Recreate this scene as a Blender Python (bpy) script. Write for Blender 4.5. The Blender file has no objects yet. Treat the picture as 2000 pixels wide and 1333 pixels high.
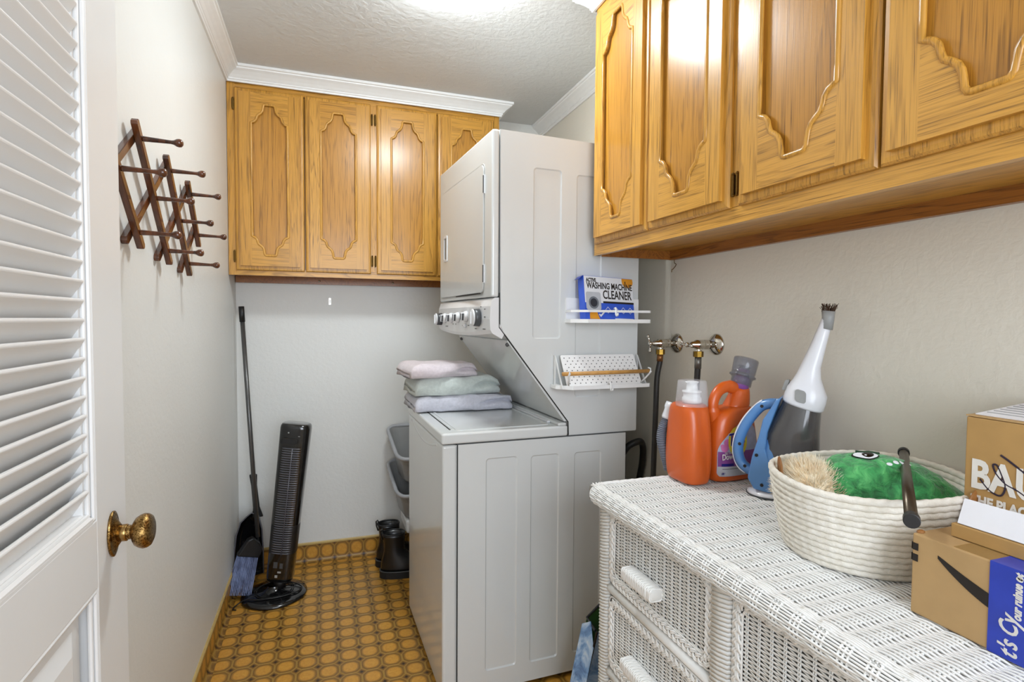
import bpy, bmesh, math, random
import numpy as np
from mathutils import Vector, Matrix, noise
from mathutils.geometry import tessellate_polygon
PI = math.pi
scene = bpy.context.scene
COL = scene.collection
random.seed(7)

# ------------------------------------------------------------------ camera
F = 1069.0
CAM = np.array([0.0, 0.0, 1.31])
_Y = np.array([632 - 1000.0, 622 - 666.5, F]); _Y /= np.linalg.norm(_Y)
_X = np.array([4109 - 1000.0, 645 - 666.5, F]); _X -= _Y * (_X @ _Y); _X /= np.linalg.norm(_X)
_Z = np.cross(_X, _Y)
if _Z[1] > 0: _Z = -_Z
RW = np.array([_X, _Y, _Z])                       # rows: world axes seen by the camera (right, down, forward)
cd = bpy.data.cameras.new('camera'); cam = bpy.data.objects.new('camera', cd); COL.objects.link(cam)
cd.sensor_width = 36; cd.lens = F / 2000 * 36; cd.clip_start = 0.02
M = Matrix.Identity(4)
for i in range(3):
    M[i][0] = RW[i][0]; M[i][1] = -RW[i][1]; M[i][2] = -RW[i][2]; M[i][3] = CAM[i]
cam.matrix_world = M
scene.camera = cam

# ------------------------------------------------------------------ light
w = bpy.data.worlds.new('world'); scene.world = w; w.use_nodes = True
w.node_tree.nodes['Background'].inputs[0].default_value = (0.9, 0.95, 1, 1)
w.node_tree.nodes['Background'].inputs[1].default_value = 0.4
def area(name, loc, size, sy, power, target, color=(1, 1, 1)):
    l = bpy.data.lights.new(name, 'AREA'); l.shape = 'RECTANGLE'; l.size = size; l.size_y = sy
    l.energy = power; l.color = color
    o = bpy.data.objects.new(name, l); COL.objects.link(o); o.location = loc
    o.rotation_euler = (Vector(target) - Vector(loc)).to_track_quat('-Z', 'Y').to_euler()
    return o
area('hall_fill', (0.35, -1.15, 1.55), 1.3, 1.3, 27, (0.45, 1.5, 1.1), (0.88, 0.97, 1.10))  # added fill light behind the camera, no source in view
LIGHT_C = (0.405, 1.80, 2.465)
LAMP = 47.0                        # glow of the ceiling dome
scene.view_settings.view_transform = 'Standard'
scene.view_settings.look = 'None'
scene.view_settings.gamma = 1
scene.view_settings.use_curve_mapping = False
scene.view_settings.exposure = 0.50
scene.cycles.max_bounces = 10
scene.cycles.diffuse_bounces = 6
scene.cycles.use_denoising = True

# ------------------------------------------------------------------ materials
def lin(c):
    return tuple(((x / 255) / 12.92 if x / 255 <= .04045 else ((x / 255 + .055) / 1.055) ** 2.4) for x in c) + (1,)
class NT:
    def __init__(s, name):
        s.m = bpy.data.materials.new(name); s.m.use_nodes = True; s.t = s.m.node_tree
        s.b = s.t.nodes['Principled BSDF']
    def n(s, typ, **kw):
        x = s.t.nodes.new(typ)
        for k, v in kw.items(): setattr(x, k, v)
        return x
    def l(s, a, b): s.t.links.new(a, b)
    def math(s, op, a, b=None, c=None):
        x = s.n('ShaderNodeMath', operation=op)
        for i, v in enumerate((a, b, c)):
            if v is None: continue
            if isinstance(v, (int, float)): x.inputs[i].default_value = v
            else: s.l(v, x.inputs[i])
        return x.outputs[0]
    def coord(s, kind='Object', scale=(1, 1, 1), rot=(0, 0, 0), rand=False):
        if kind == 'World':
            g = s.n('ShaderNodeNewGeometry').outputs['Position']
        else:
            g = s.n('ShaderNodeTexCoord').outputs[kind]
        if rand:
            r = s.n('ShaderNodeObjectInfo').outputs['Random']
            v = s.n('ShaderNodeVectorMath', operation='MULTIPLY_ADD')
            cmb = s.n('ShaderNodeCombineXYZ')
            for i in range(3): s.l(r, cmb.inputs[i])
            s.l(cmb.outputs[0], v.inputs[0]); v.inputs[1].default_value = (37, 53, 71); s.l(g, v.inputs[2]); g = v.outputs[0]
        mp = s.n('ShaderNodeMapping'); mp.inputs['Scale'].default_value = scale; mp.inputs['Rotation'].default_value = rot
        s.l(g, mp.inputs[0]); return mp.outputs[0]
    def noise(s, vec, scale, detail=3, rough=.5, dist=0):
        x = s.n('ShaderNodeTexNoise'); x.inputs['Scale'].default_value = scale; x.inputs['Detail'].default_value = detail
        x.inputs['Roughness'].default_value = rough; x.inputs['Distortion'].default_value = dist
        s.l(vec, x.inputs['Vector']); return x.outputs['Fac']
    def ramp(s, fac, stops, interp='LINEAR'):
        x = s.n('ShaderNodeValToRGB'); x.color_ramp.interpolation = interp
        e = x.color_ramp.elements
        while len(e) > 1: e.remove(e[0])
        e[0].position = stops[0][0]; e[0].color = stops[0][1]
        for p, c in stops[1:]:
            q = e.new(p); q.color = c
        s.l(fac, x.inputs[0]); return x.outputs[0]
    def mix(s, fac, a, b, mode='MIX'):
        x = s.n('ShaderNodeMix', data_type='RGBA', blend_type=mode)
        for sock, v in ((x.inputs[0], fac), (x.inputs[6], a), (x.inputs[7], b)):
            if hasattr(v, 'is_linked') or hasattr(v, 'links'): s.l(v, sock)
            else: sock.default_value = v
        return x.outputs[2]
    def bump(s, h, strength, dist=.01):
        x = s.n('ShaderNodeBump'); x.inputs['Strength'].default_value = strength; x.inputs['Distance'].default_value = dist
        s.l(h, x.inputs['Height']); s.l(x.outputs[0], s.b.inputs['Normal']); return x
    def set(s, **kw):
        names = dict(rough='Roughness', metal='Metallic', coat='Coat Weight', coat_r='Coat Roughness', trans='Transmission Weight',
                     ior='IOR', alpha='Alpha', spec='Specular IOR Level', sheen='Sheen Weight', sss='Subsurface Weight')
        for k, v in kw.items(): s.b.inputs[names[k]].default_value = v
        return s
    def col(s, c):
        if hasattr(c, 'links'): s.l(c, s.b.inputs['Base Color'])
        else: s.b.inputs['Base Color'].default_value = c
        return s

def plain(name, rgb, rough=.5, metal=0, coat=0, var=.04, nscale=30, bump=0, bscale=200, **kw):
    t = NT(name); v = t.coord('Object')
    c = lin(rgb); dark = tuple(x * (1 - var * 3) for x in c[:3]) + (1,)
    t.col(t.ramp(t.noise(v, nscale, 3), [(.3, dark), (.7, c)]))
    t.set(rough=rough, metal=metal, coat=coat, **kw)
    if bump: t.bump(t.noise(v, bscale, 3), bump, .002)
    return t.m

def wall_mat(name, rgb, scale=70, strength=.35, rough=.55):
    t = NT(name); v = t.coord('World')
    c = lin(rgb)
    f = t.noise(v, 1.3, 3); t.col(t.ramp(f, [(.3, tuple(x * .94 for x in c[:3]) + (1,)), (.7, c)]))
    a = t.noise(v, scale, 4, .6, .4); b = t.noise(v, scale * .25, 3)
    t.bump(t.math('ADD', a, t.math('MULTIPLY', b, .7)), strength, .006); t.set(rough=rough)
    return t.m
M_wall = wall_mat('painted_plaster', (228, 229, 226), 60, .16, .42)
M_wall_r = wall_mat('beige_plaster', (224, 219, 206), 50, .2, .6)
M_ceil = wall_mat('ceiling_texture', (218, 220, 220), 42, .55, .6)
M_trim = plain('white_trim_paint', (238, 239, 238), .35, var=.01)
M_door = plain('white_door_paint', (232, 233, 233), .33, var=.012, nscale=4)

def oak(name, horiz=None, light=(218, 164, 74), mid=(192, 136, 46), dark=(118, 76, 20), rough=.32):
    # grain runs along axis: 'z' vertical, 'y' or 'x' horizontal
    t = NT(name)
    sc = {'z': (1, 1, .06), 'y': (1, .06, 1), 'x': (.06, 1, 1)}[horiz or 'z']
    v = t.coord('Object', sc, rand=True)
    n1 = t.noise(v, 9, 4, .55, .9)
    # cathedral rings
    ring = t.math('FRACT', t.math('MULTIPLY', n1, 13.0))
    rc = t.ramp(ring, [(0, (0, 0, 0, 1)), (.55, (.15, .15, .15, 1)), (.86, (1, 1, 1, 1)), (1, (0, 0, 0, 1))])
    fine = t.noise(t.coord('Object', tuple(a * (1 if a == 1 else .35) for a in sc), rand=True), 420, 2, .6)
    fc = t.ramp(fine, [(.48, (0, 0, 0, 1)), (.66, (1, 1, 1, 1))])
    base = t.mix(t.noise(v, 3.2, 2), lin(mid), lin(light))
    c1 = t.mix(t.math('MULTIPLY', rc, .34), base, lin(dark))
    fr = t.math('MULTIPLY', fc, t.math('MULTIPLY_ADD', rc, .5, .25))
    c2 = t.mix(fr, c1, tuple(x * .62 for x in lin(dark)[:3]) + (1,))
    t.col(c2); t.set(rough=rough, coat=.3, coat_r=.2, spec=.4)
    t.bump(t.math('ADD', fine, t.math('MULTIPLY', ring, .15)), .10, .001)
    return t.m
M_oak = {a: oak('oak_grain_' + a, a) for a in 'xyz'}
M_oak_p = oak('oak_panel', 'z', (202, 146, 60), (176, 120, 38), (116, 74, 20), .28)
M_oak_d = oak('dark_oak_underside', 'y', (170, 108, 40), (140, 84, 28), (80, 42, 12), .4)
M_brass_h = plain('aged_brass_hinge', (120, 92, 48), .35, 1, var=.1)

# floor pattern: sheet of amber octagons with dark diamonds between
FX0, FY0, FPX, FPY = 0.010, 2.172, 0.0766, 0.0806
def floor_mat(name, vertical=False):
    t = NT(name); g = t.n('ShaderNodeNewGeometry').outputs['Position']
    s = t.n('ShaderNodeSeparateXYZ'); t.l(g, s.inputs[0])
    if vertical == 'x':   a0, b0, pa, pb, oa, ob = s.outputs[1], s.outputs[2], FPY, .085, FY0, .052
    elif vertical == 'y': a0, b0, pa, pb, oa, ob = s.outputs[0], s.outputs[2], FPX, .085, FX0, .052
    else:                 a0, b0, pa, pb, oa, ob = s.outputs[0], s.outputs[1], FPX, FPY, FX0, FY0
    def cell(c, o, p):
        u = t.math('FRACT', t.math('ADD', t.math('DIVIDE', t.math('SUBTRACT', c, o), p), 100.5))
        return t.math('ABSOLUTE', t.math('SUBTRACT', u, .5))
    a = cell(a0, oa, pa); b = cell(b0, ob, pb)
    mx = t.math('MULTIPLY', t.math('MAXIMUM', a, b), 2.0)
    ab = t.math('DIVIDE', t.math('ADD', a, b), .775)
    m = t.math('MAXIMUM', mx, ab)
    rad = t.math('MULTIPLY', t.math('SQRT', t.math('ADD', t.math('MULTIPLY', a, a), t.math('MULTIPLY', b, b))), 2.0)
    m2 = t.math('MINIMUM', t.math('MULTIPLY_ADD', rad, .55, t.math('MULTIPLY', m, .45)), 2)
    nz = t.noise(g, 90, 4, .65); nzb = t.noise(g, 14, 3)
    m2 = t.math('ADD', m2, t.math('MULTIPLY_ADD', nz, .12, -.06))
    amber = t.mix(t.math('MULTIPLY_ADD', nz, 1.3, -.15), lin((174, 108, 28)), lin((220, 168, 70)))
    amber = t.mix(t.math('MULTIPLY', nzb, .5), amber, lin((208, 156, 60)))
    ring = t.ramp(m2, [(0, (0, 0, 0, 1)), (.60, (0, 0, 0, 1)), (.74, (.6, .6, .6, 1)), (.77, (.45, .45, .45, 1)), (.82, (.9, .9, .9, 1)), (.9, (.7, .7, .7, 1))])
    c = t.mix(ring, amber, lin((100, 70, 24)))
    line = t.ramp(m, [(.90, (0, 0, 0, 1)), (.935, (1, 1, 1, 1)), (1.06, (1, 1, 1, 1)), (1.09, (0, 0, 0, 1))])
    inside = t.math('LESS_THAN', ab, 1.08)
    c = t.mix(line, c, lin((164, 128, 56)))
    dia = t.ramp(ab, [(1.0 / 1.3, (0, 0, 0, 1)), (1.0, (1, 1, 1, 1))])
    dd = t.math('GREATER_THAN', ab, 1.075)
    dcol = t.ramp(t.math('DIVIDE', ab, 1.3), [(.83, lin((132, 92, 34))), (.90, lin((90, 60, 20))), (.97, lin((22, 14, 5)))])
    c = t.mix(dd, c, dcol)
    t.col(c); t.set(rough=.38, coat=.12, coat_r=.3)
    t.bump(t.math('ADD', t.math('MULTIPLY', line, -.6), t.math('MULTIPLY', nz, .3)), .35, .001)
    return t.m
M_floor = floor_mat('amber_octagon_vinyl'); M_cove_x = floor_mat('amber_cove_left', 'x'); M_cove_y = floor_mat('amber_cove_back', 'y')
M_cap = plain('yellowed_cap_strip', (196, 168, 104), .4)

M_app = plain('white_enamel', (210, 213, 212), .22, coat=.4, var=.006, nscale=3)
M_app2 = plain('white_plastic', (218, 219, 220), .32, var=.01)
M_gap = plain('dark_gap', (38, 38, 36), .8)
M_kdark = plain('dark_grey_plastic', (72, 74, 76), .35)
M_print = plain('grey_print', (96, 96, 94), .7)
M_black = plain('gloss_black_plastic', (16, 16, 17), .14, coat=.6, var=.02)
M_blackm = plain('matte_black_plastic', (24, 24, 25), .45)
M_grille = plain('black_grille', (92, 92, 100), .25, coat=.4)
M_rack = NT('dark_stained_wood')
_v = M_rack.coord('Object', (1, .2, .2), rand=True)
M_rack.col(M_rack.ramp(M_rack.noise(_v, 60, 4, .6, .5), [(.3, lin((44, 20, 9))), (.7, lin((104, 56, 26)))])); M_rack.set(rough=.25, coat=.4); M_rack = M_rack.m
M_knobbr = NT('antique_brass')
_v = M_knobbr.coord('Object')
_n = M_knobbr.noise(_v, 320, 3, .6, 1.2)
M_knobbr.col(M_knobbr.ramp(_n, [(.38, lin((70, 48, 22))), (.52, lin((150, 118, 68))), (.7, lin((190, 158, 104)))]))
M_knobbr.set(rough=.26, metal=1); M_knobbr.bump(_n, .5, .001); M_knobbr = M_knobbr.m
M_brass_pl = plain('plain_antique_brass', (168, 136, 84), .25, 1, var=.06)
M_chrome = plain('chrome', (205, 200, 190), .12, 1, var=.03)
M_brass = plain('brass_nut', (150, 118, 52), .3, 1, var=.1, nscale=90)
M_rubber = plain('black_rubber_hose', (34, 31, 28), .5)
M_white = plain('white_metal_paint', (236, 237, 236), .35, var=.01)
M_pine = plain('light_wood_dowel', (204, 152, 82), .5, var=.08, nscale=60)
M_wick = NT('white_painted_wicker')
_v = M_wick.coord('Object')
_a = M_wick.ramp(M_wick.noise(_v, 42, 3), [(.66, (0, 0, 0, 1)), (.74, (1, 1, 1, 1))])
_b = M_wick.mix(M_wick.noise(_v, 9, 3), lin((232, 231, 227)), lin((242, 242, 240)))
M_wick.col(M_wick.mix(M_wick.math('MULTIPLY', _a, .45), _b, lin((176, 168, 146)))); M_wick.set(rough=.42)
M_wick = M_wick.m
M_wickw = plain('white_wrapped_cane', (230, 230, 226), .45, var=.02)
M_wback = plain('grey_wicker_backing', (150, 148, 142), .8, var=.05)
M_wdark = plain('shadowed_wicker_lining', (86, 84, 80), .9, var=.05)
M_orange = plain('orange_plastic', (208, 92, 26), .32, coat=.15, var=.02, nscale=8)
M_kraft = plain('kraft_cardboard', (182, 148, 100), .75, var=.03, nscale=25)
M_kraft2 = plain('brown_cardboard', (176, 138, 82), .7, var=.03)
M_paper = plain('white_card', (226, 226, 230), .6, var=.01)
M_ink = plain('black_ink', (34, 26, 20), .7)
M_scrib = plain('purple_black_marker', (42, 30, 48), .5)
M_wprint = plain('white_print', (226, 222, 214), .7)
M_btape = plain('blue_tape', (44, 66, 176), .3, var=.05)
M_rope = NT('cream_cotton_rope')
_v = M_rope.coord('Object')
M_rope.col(M_rope.ramp(M_rope.noise(_v, 60, 3), [(.3, lin((222, 216, 202))), (.7, lin((238, 234, 224)))])); M_rope.bump(M_rope.noise(_v, 420, 3), .5, .002)
M_rope.set(rough=.9); M_rope = M_rope.m
M_leather = plain('tan_leather', (150, 98, 44), .5, var=.08)
M_vac_b = plain('blue_plastic', (84, 132, 186), .28, coat=.3, var=.02)
M_vac_w = plain('pale_white_plastic', (222, 223, 228), .28, coat=.2, var=.01)
M_vac_g = plain('grey_button', (150, 151, 150), .45)
M_bris = plain('brown_bristles', (74, 52, 36), .9)

def clear(name, rgb, alpha_mix, rough=.08):
    t = NT(name); c = lin(rgb); v = t.coord('Object')
    t.col(t.ramp(t.noise(v, 20, 2), [(.3, tuple(x * .93 for x in c[:3]) + (1,)), (.7, c)]))
    t.set(rough=rough, alpha=alpha_mix, coat=.5); return t.m
M_clear = clear('clear_cap_plastic', (232, 232, 238), .16)
M_smoke = clear('smoky_cap_plastic', (128, 128, 136), .42)
M_purple = clear('violet_spout', (150, 90, 170), .85)
M_bowl = clear('smoked_dust_bowl', (78, 76, 76), .90, .15)
M_gem = None

# ------------------------------------------------------------------ geometry helpers
def mesh_from(name, verts, faces):
    me = bpy.data.meshes.new(name); me.from_pydata([tuple(map(float, v)) for v in verts], [], faces); me.update(); return me
def add(name, geo, mat, parent=None, smooth=False, bevel=0, seg=2, loc=None, sub=0, world=False, rot=None):
    """link GEO (bmesh or (verts, faces) or mesh) as one object"""
    if isinstance(geo, bpy.types.Mesh): me = geo
    elif isinstance(geo, tuple): me = mesh_from(name, *geo)
    else:
        me = bpy.data.meshes.new(name)
        bmesh.ops.recalc_face_normals(geo, faces=geo.faces); geo.to_mesh(me); geo.free()
    if mat and not me.materials: me.materials.append(mat)
    if smooth: me.shade_smooth()
    o = bpy.data.objects.new(name, me); COL.objects.link(o)
    if parent:
        o.parent = parent
    if loc: o.location = loc
    if rot: o.rotation_euler = rot
    if bevel:
        b = o.modifiers.new('b', 'BEVEL'); b.width = bevel; b.segments = seg; b.limit_method = 'ANGLE'; b.angle_limit = math.radians(40)
        if smooth is None: pass
    if sub:
        s = o.modifiers.new('s', 'SUBSURF'); s.levels = s.render_levels = sub
    return o
def root(name, loc, label=None, cat=None, group=None, rz=0, kind=None):
    o = bpy.data.objects.new(name, None); COL.objects.link(o); o.location = loc; o.rotation_euler = (0, 0, rz)
    o.empty_display_size = .05
    return tag(o, label, cat, group, kind)
def tag(o, label=None, cat=None, group=None, kind=None):
    if label: o['label'] = label
    if cat: o['category'] = cat
    if group: o['group'] = group
    if kind: o['kind'] = kind
    return o
def copy_tree(o, parent=None):
    c = o.copy(); COL.objects.link(c)
    if parent: c.parent = parent
    for ch in list(o.children): copy_tree(ch, c)
    return c
def B(): return bmesh.new()
def box(bm, x0, x1, y0, y1, z0, z1, mtx=None):
    vs = [bm.verts.new((x, y, z)) for x in (x0, x1) for y in (y0, y1) for z in (z0, z1)]
    for f in ((0, 1, 3, 2), (4, 6, 7, 5), (0, 4, 5, 1), (2, 3, 7, 6), (0, 2, 6, 4), (1, 5, 7, 3)): bm.faces.new([vs[i] for i in f])
    if mtx: bmesh.ops.transform(bm, matrix=mtx, verts=vs)
    return bm
def bx(*a): return box(B(), *a)
def rings(bm, rs, closed_u=True, cap=(True, True), loop=False):
    vv = [[bm.verts.new(tuple(map(float, p))) for p in r] for r in rs]
    n = len(rs[0]); k = len(vv)
    for i in range(k if loop else k - 1):
        for j in range(n if closed_u else n - 1):
            try: bm.faces.new([vv[i][j], vv[i][(j + 1) % n], vv[(i + 1) % k][(j + 1) % n], vv[(i + 1) % k][j]])
            except ValueError: pass
    if not loop:
        if cap[0]: bm.faces.new(vv[0][::-1])
        if cap[1]: bm.faces.new(vv[-1])
    return bm
def tube(bm, pts, r, n=10, closed=False, flat=1, up=None):
    P = [Vector(p) for p in pts]; k = len(P); rs = []
    prev = None
    for i, p in enumerate(P):
        if closed: t = P[(i + 1) % k] - P[i - 1]
        else: t = P[min(i + 1, k - 1)] - P[max(i - 1, 0)]
        t.normalize()
        if up is not None: a = Vector(up)
        elif prev is not None: a = prev
        else: a = Vector((0, 0, 1)) if abs(t.z) < .9 else Vector((1, 0, 0))
        a = (a - t * a.dot(t)).normalized(); prev = a; b = t.cross(a)
        rr = r[i] if hasattr(r, '__len__') else r
        rs.append([p + a * (rr * flat * math.cos(2 * PI * j / n)) + b * (rr * math.sin(2 * PI * j / n)) for j in range(n)])
    return rings(bm, rs, loop=closed)
def cyl(bm, p0, p1, r0, r1=None, n=20):
    return tube(bm, [p0, p1], [r0, r0 if r1 is None else r1], n)
def lathe(bm, prof, origin, axis=(0, 0, 1), n=28, cap=(True, True), sx=1, sy=1):
    ax = Vector(axis).normalized(); q = ax.to_track_quat('Z', 'Y'); o = Vector(origin); rs = []
    for r, h in prof:
        rs.append([o + q @ Vector((r * sx * math.cos(2 * PI * j / n), r * sy * math.sin(2 * PI * j / n), h)) for j in range(n)])
    return rings(bm, rs, cap=cap)
def sph(bm, c, r, sx=1, sy=1, sz=1, u=16, v=10):
    return_v = bmesh.ops.create_uvsphere(bm, u_segments=u, v_segments=v, radius=r)['verts']
    bmesh.ops.transform(bm, matrix=Matrix.Translation(c) @ Matrix.Diagonal((sx, sy, sz, 1)), verts=return_v)
    return bm
def prism(bm, loops, f, d0, d1):
    """extruded polygon with holes; f(a, b, d) gives the point"""
    tris = tessellate_polygon([[Vector((a, b, 0)) for a, b in lp] for lp in loops])
    flat = [p for lp in loops for p in lp]
    v0 = [bm.verts.new(f(a, b, d0)) for a, b in flat]; v1 = [bm.verts.new(f(a, b, d1)) for a, b in flat]
    for t in tris:
        for vs, s in ((v0, 1), (v1, -1)):
            try: bm.faces.new([vs[i] for i in t[::s]])
            except ValueError: pass
    k = 0
    for lp in loops:
        n = len(lp)
        for i in range(n):
            a, b = k + i, k + (i + 1) % n
            bm.faces.new([v0[a], v0[b], v1[b], v1[a]])
        k += n
    return bm
def rrect(a0, a1, b0, b1, r, n=5):
    out = []
    for cx, cy, s in ((a1 - r, b1 - r, 0), (a0 + r, b1 - r, 90), (a0 + r, b0 + r, 180), (a1 - r, b0 + r, 270)):
        for i in range(n + 1):
            t = math.radians(s + 90 * i / n); out.append((cx + r * math.cos(t), cy + r * math.sin(t)))
    return out
def recess_face(bm, outer, holes, f, lip, depth, r):
    """flat face with embossed rounded rectangles; f(a, b, d), d>0 goes inwards"""
    loops = [outer] + [rrect(*h, r) for h in holes]
    tris = tessellate_polygon([[Vector((a, b, 0)) for a, b in lp] for lp in loops])
    vs = [bm.verts.new(f(a, b, 0)) for lp in loops for a, b in lp]
    for t in tris:
        try: bm.faces.new([vs[i] for i in t])
        except ValueError: pass
    k = len(outer)
    for h in holes:
        n = len(rrect(*h, r)); ring0 = vs[k:k + n]; k += n
        for ins, dd in ((lip, depth * .75), (lip * 3.5, depth), ):
            hh = (h[0] + ins, h[1] - ins, h[2] + ins, h[3] - ins)
            ring1 = [bm.verts.new(f(a, b, dd)) for a, b in rrect(*hh, max(r - ins * .5, .004))]
            for i in range(n): bm.faces.new([ring0[i], ring0[(i + 1) % n], ring1[(i + 1) % n], ring1[i]])
            ring0 = ring1
        bm.faces.new(ring0)
    return bm
def strands(paths, r, k=4, up=(0, 0, 1), taper=None):
    """many thin tubes as one mesh, numpy"""
    V = []; Fc = []; off = 0
    up = np.array(up, float)
    for P in paths:
        P = np.asarray(P, float); n = len(P)
        T = np.gradient(P, axis=0); T /= np.linalg.norm(T, axis=1)[:, None] + 1e-12
        A = up - T * (T @ up)[:, None]; L = np.linalg.norm(A, axis=1); A[L < 1e-3] = (1, 0, 0); A /= np.linalg.norm(A, axis=1)[:, None]
        Bn = np.cross(T, A)
        th = np.arange(k) * 2 * PI / k + PI / k
        R = np.full(n, r) if taper is None else r * taper(np.linspace(0, 1, n))
        ring = P[:, None] + R[:, None, None] * (A[:, None] * np.cos(th)[None, :, None] + Bn[:, None] * np.sin(th)[None, :, None])
        V.append(ring.reshape(-1, 3))
        i = np.arange(n - 1)[:, None] * k; j = np.arange(k)[None]; j2 = (j + 1) % k
        q = np.stack([i + j, i + j2, i + k + j2, i + k + j], -1).reshape(-1, 4) + off
        Fc.append(q); off += n * k
    V = np.concatenate(V); Q = np.concatenate(Fc)
    me = bpy.data.meshes.new('strands')
    me.vertices.add(len(V)); me.vertices.foreach_set('co', V.ravel())
    me.loops.add(Q.size); me.loops.foreach_set('vertex_index', Q.ravel().astype(np.int32))
    me.polygons.add(len(Q)); me.polygons.foreach_set('loop_start', np.arange(0, Q.size, 4, dtype=np.int32))
    me.update(calc_edges=True); me.shade_smooth()
    return me
def text(name, body, size, mat, parent, mtx, sx=1, align='LEFT', ext=.0003, space=1, thick=0, shear=0):
    c = bpy.data.curves.new(name, 'FONT'); c.body = body; c.size = size; c.extrude = ext; c.align_x = align; c.align_y = 'BOTTOM'
    c.space_character = space; c.resolution_u = 3; c.offset = thick; c.shear = shear
    tmp = bpy.data.objects.new('tmp', c); me = bpy.data.meshes.new_from_object(tmp); me.name = name; bpy.data.objects.remove(tmp); bpy.data.curves.remove(c)
    me.materials.clear(); me.materials.append(mat)
    o = bpy.data.objects.new(name, me); COL.objects.link(o); o.parent = parent; o.matrix_local = mtx @ Matrix.Diagonal((sx, 1, 1, 1)); return o
def frame_mtx(origin, right, up):
    r = Vector(right).normalized(); u = Vector(up); u = (u - r * u.dot(r)).normalized(); n = r.cross(u)
    m = Matrix.Identity(4)
    for i in range(3): m[i][0] = r[i]; m[i][1] = u[i]; m[i][2] = n[i]; m[i][3] = origin[i]
    return m
def struct(name, geo, mat, parent=None, **kw):
    o = add(name, geo, mat, parent, **kw)
    if not parent: o['kind'] = 'structure'
    return o
rnd = random.Random(3)

# ------------------------------------------------------------------ room
XL, XR, YB, YF, ZC = -0.42, 1.24, 3.09, -1.3, 2.466
struct('floor', bx(XL - .1, XR + .1, YF - .1, YB + .1, -.1, 0), M_floor)
floor = bpy.data.objects['floor']
struct('ceiling', bx(XL - .1, XR + .1, YF - .1, YB + .1, ZC, ZC + .1), M_ceil)
struct('wall_left', bx(XL - .1, XL, YF, YB, 0, ZC), M_wall)
struct('wall_back', bx(XL - .1, XR + .1, YB, YB + .1, 0, ZC), M_wall)
struct('wall_right', bx(XR, XR + .1, YF, YB, 0, ZC), M_wall_r)
struct('wall_front', bx(XL - .1, XR + .1, YF - .1, YF, 0, ZC), M_wall)
# octagons printed on one vinyl sheet, modelled as separate raised pieces, not tiles
oc = B()
def octo(hx, hy, cut):
    c1x, c1y = hx * cut, hy * cut
    return [(hx, -c1y), (hx, c1y), (c1x, hy), (-c1x, hy), (-hx, c1y), (-hx, -c1y), (-c1x, -hy), (c1x, -hy)]
rs = [[(a, b, z) for a, b in octo(FPX * .5 * s, FPY * .5 * s, .55)] for s, z in ((.945, 0), (.925, .0007), (.60, .0009))]
rings(oc, rs, cap=(False, True))
me_oct = bpy.data.meshes.new('vinyl_octagon'); bmesh.ops.recalc_face_normals(oc, faces=oc.faces); oc.to_mesh(me_oct); oc.free(); me_oct.materials.append(M_floor)
cnt = 0
for j in range(-9, 12):
    for i in range(-5, 12):
        x, y = FX0 + i * FPX, FY0 + j * FPY
        if x < XL + .07 or y > YB - .05: continue
        if x > .40 and y > 1.80: continue
        if y < 1.80 and (x < .20 and y < 1.60): continue
        add('vinyl_octagon', me_oct, None, floor, loc=(x, y, 0)); cnt += 1
# coved vinyl skirting with cap strip
def cove(name, mat, f, L0, L1):
    prof = [(.027, .0005), (.019, .002), (.011, .007), (.006, .016), (.004, .032), (.004, .098), (0, .098), (0, .0005)]
    bm = B(); rings(bm, [[f(t, d, z) for d, z in prof] for t in (L0, L1)])
    o = struct(name, bm, mat); 
    bm = B(); prof = [(0, .094), (.008, .094), (.008, .102), (.004, .106), (0, .106)]
    rings(bm, [[f(t, d, z) for d, z in prof] for t in (L0, L1)]); add('cap_strip', bm, M_cap, o)
    return o
cl = cove('baseboard_left', M_cove_x, lambda t, d, z: (XL + d, t, z), 1.15, YB)
cb = cove('baseboard_back', M_cove_y, lambda t, d, z: (t, YB - d, z), XL, XR)
oc = B(); rings(oc, [[(a, 0, b) if z == 0 else (a, -z, b) for a, b in octo(FPX * .5 * s, .0425 * s, .55)] for s, z in ((.93, 0), (.90, .0012))], cap=(False, True))
me_co = bpy.data.meshes.new('cove_octagon'); bmesh.ops.recalc_face_normals(oc, faces=oc.faces); oc.to_mesh(me_co); oc.free(); me_co.materials.append(M_cove_y)  # print of the coved vinyl, built as raised octagons
me_cl = me_co.copy(); me_cl.materials[0] = M_cove_x
me_cl.transform(Matrix.Rotation(math.radians(90), 4, 'Z') @ Matrix.Diagonal((FPY / FPX, 1, 1, 1)))
for j in range(-10, 11): add('cove_octagon', me_cl, None, cl, loc=(XL + .004, FY0 + j * FPY, .0515))
for i in range(-5, 6): add('cove_octagon', me_co, None, cb, loc=(FX0 + i * FPX, YB - .004, .0515))

# crown mouldings
CP = [(0, 2.400), (.008, 2.400), (.010, 2.407), (.014, 2.410), (.014, 2.416), (.018, 2.419), (.026, 2.428), (.040, 2.440), (.052, 2.448), (.054, 2.453), (.060, 2.455), (.060, ZC), (0, ZC)]
def crown(name, path):
    """path: corners (x, y) with per-corner offset direction (ox, oy)"""
    bm = B(); rings(bm, [[(x + ox * d, y + oy * d, z) for d, z in CP] for x, y, ox, oy in path]); return struct(name, bm, M_trim)
crown('trim_1', [(XL, YF, 1, 0), (XL, 2.857, 1, -1)])
crown('trim_2', [(XL, 2.857, 1, -1), (.905, 2.857, 1, -1), (.905, YB, 1, 0)])
crown('trim_3', [(XR, YB, -1, 0), (XR, 1.78, -1, 0)])
crown('trim_4', [(XR, 1.78, 0, 1), (.915, 1.78, -1, 1), (.915, .0, -1, 0)])

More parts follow.
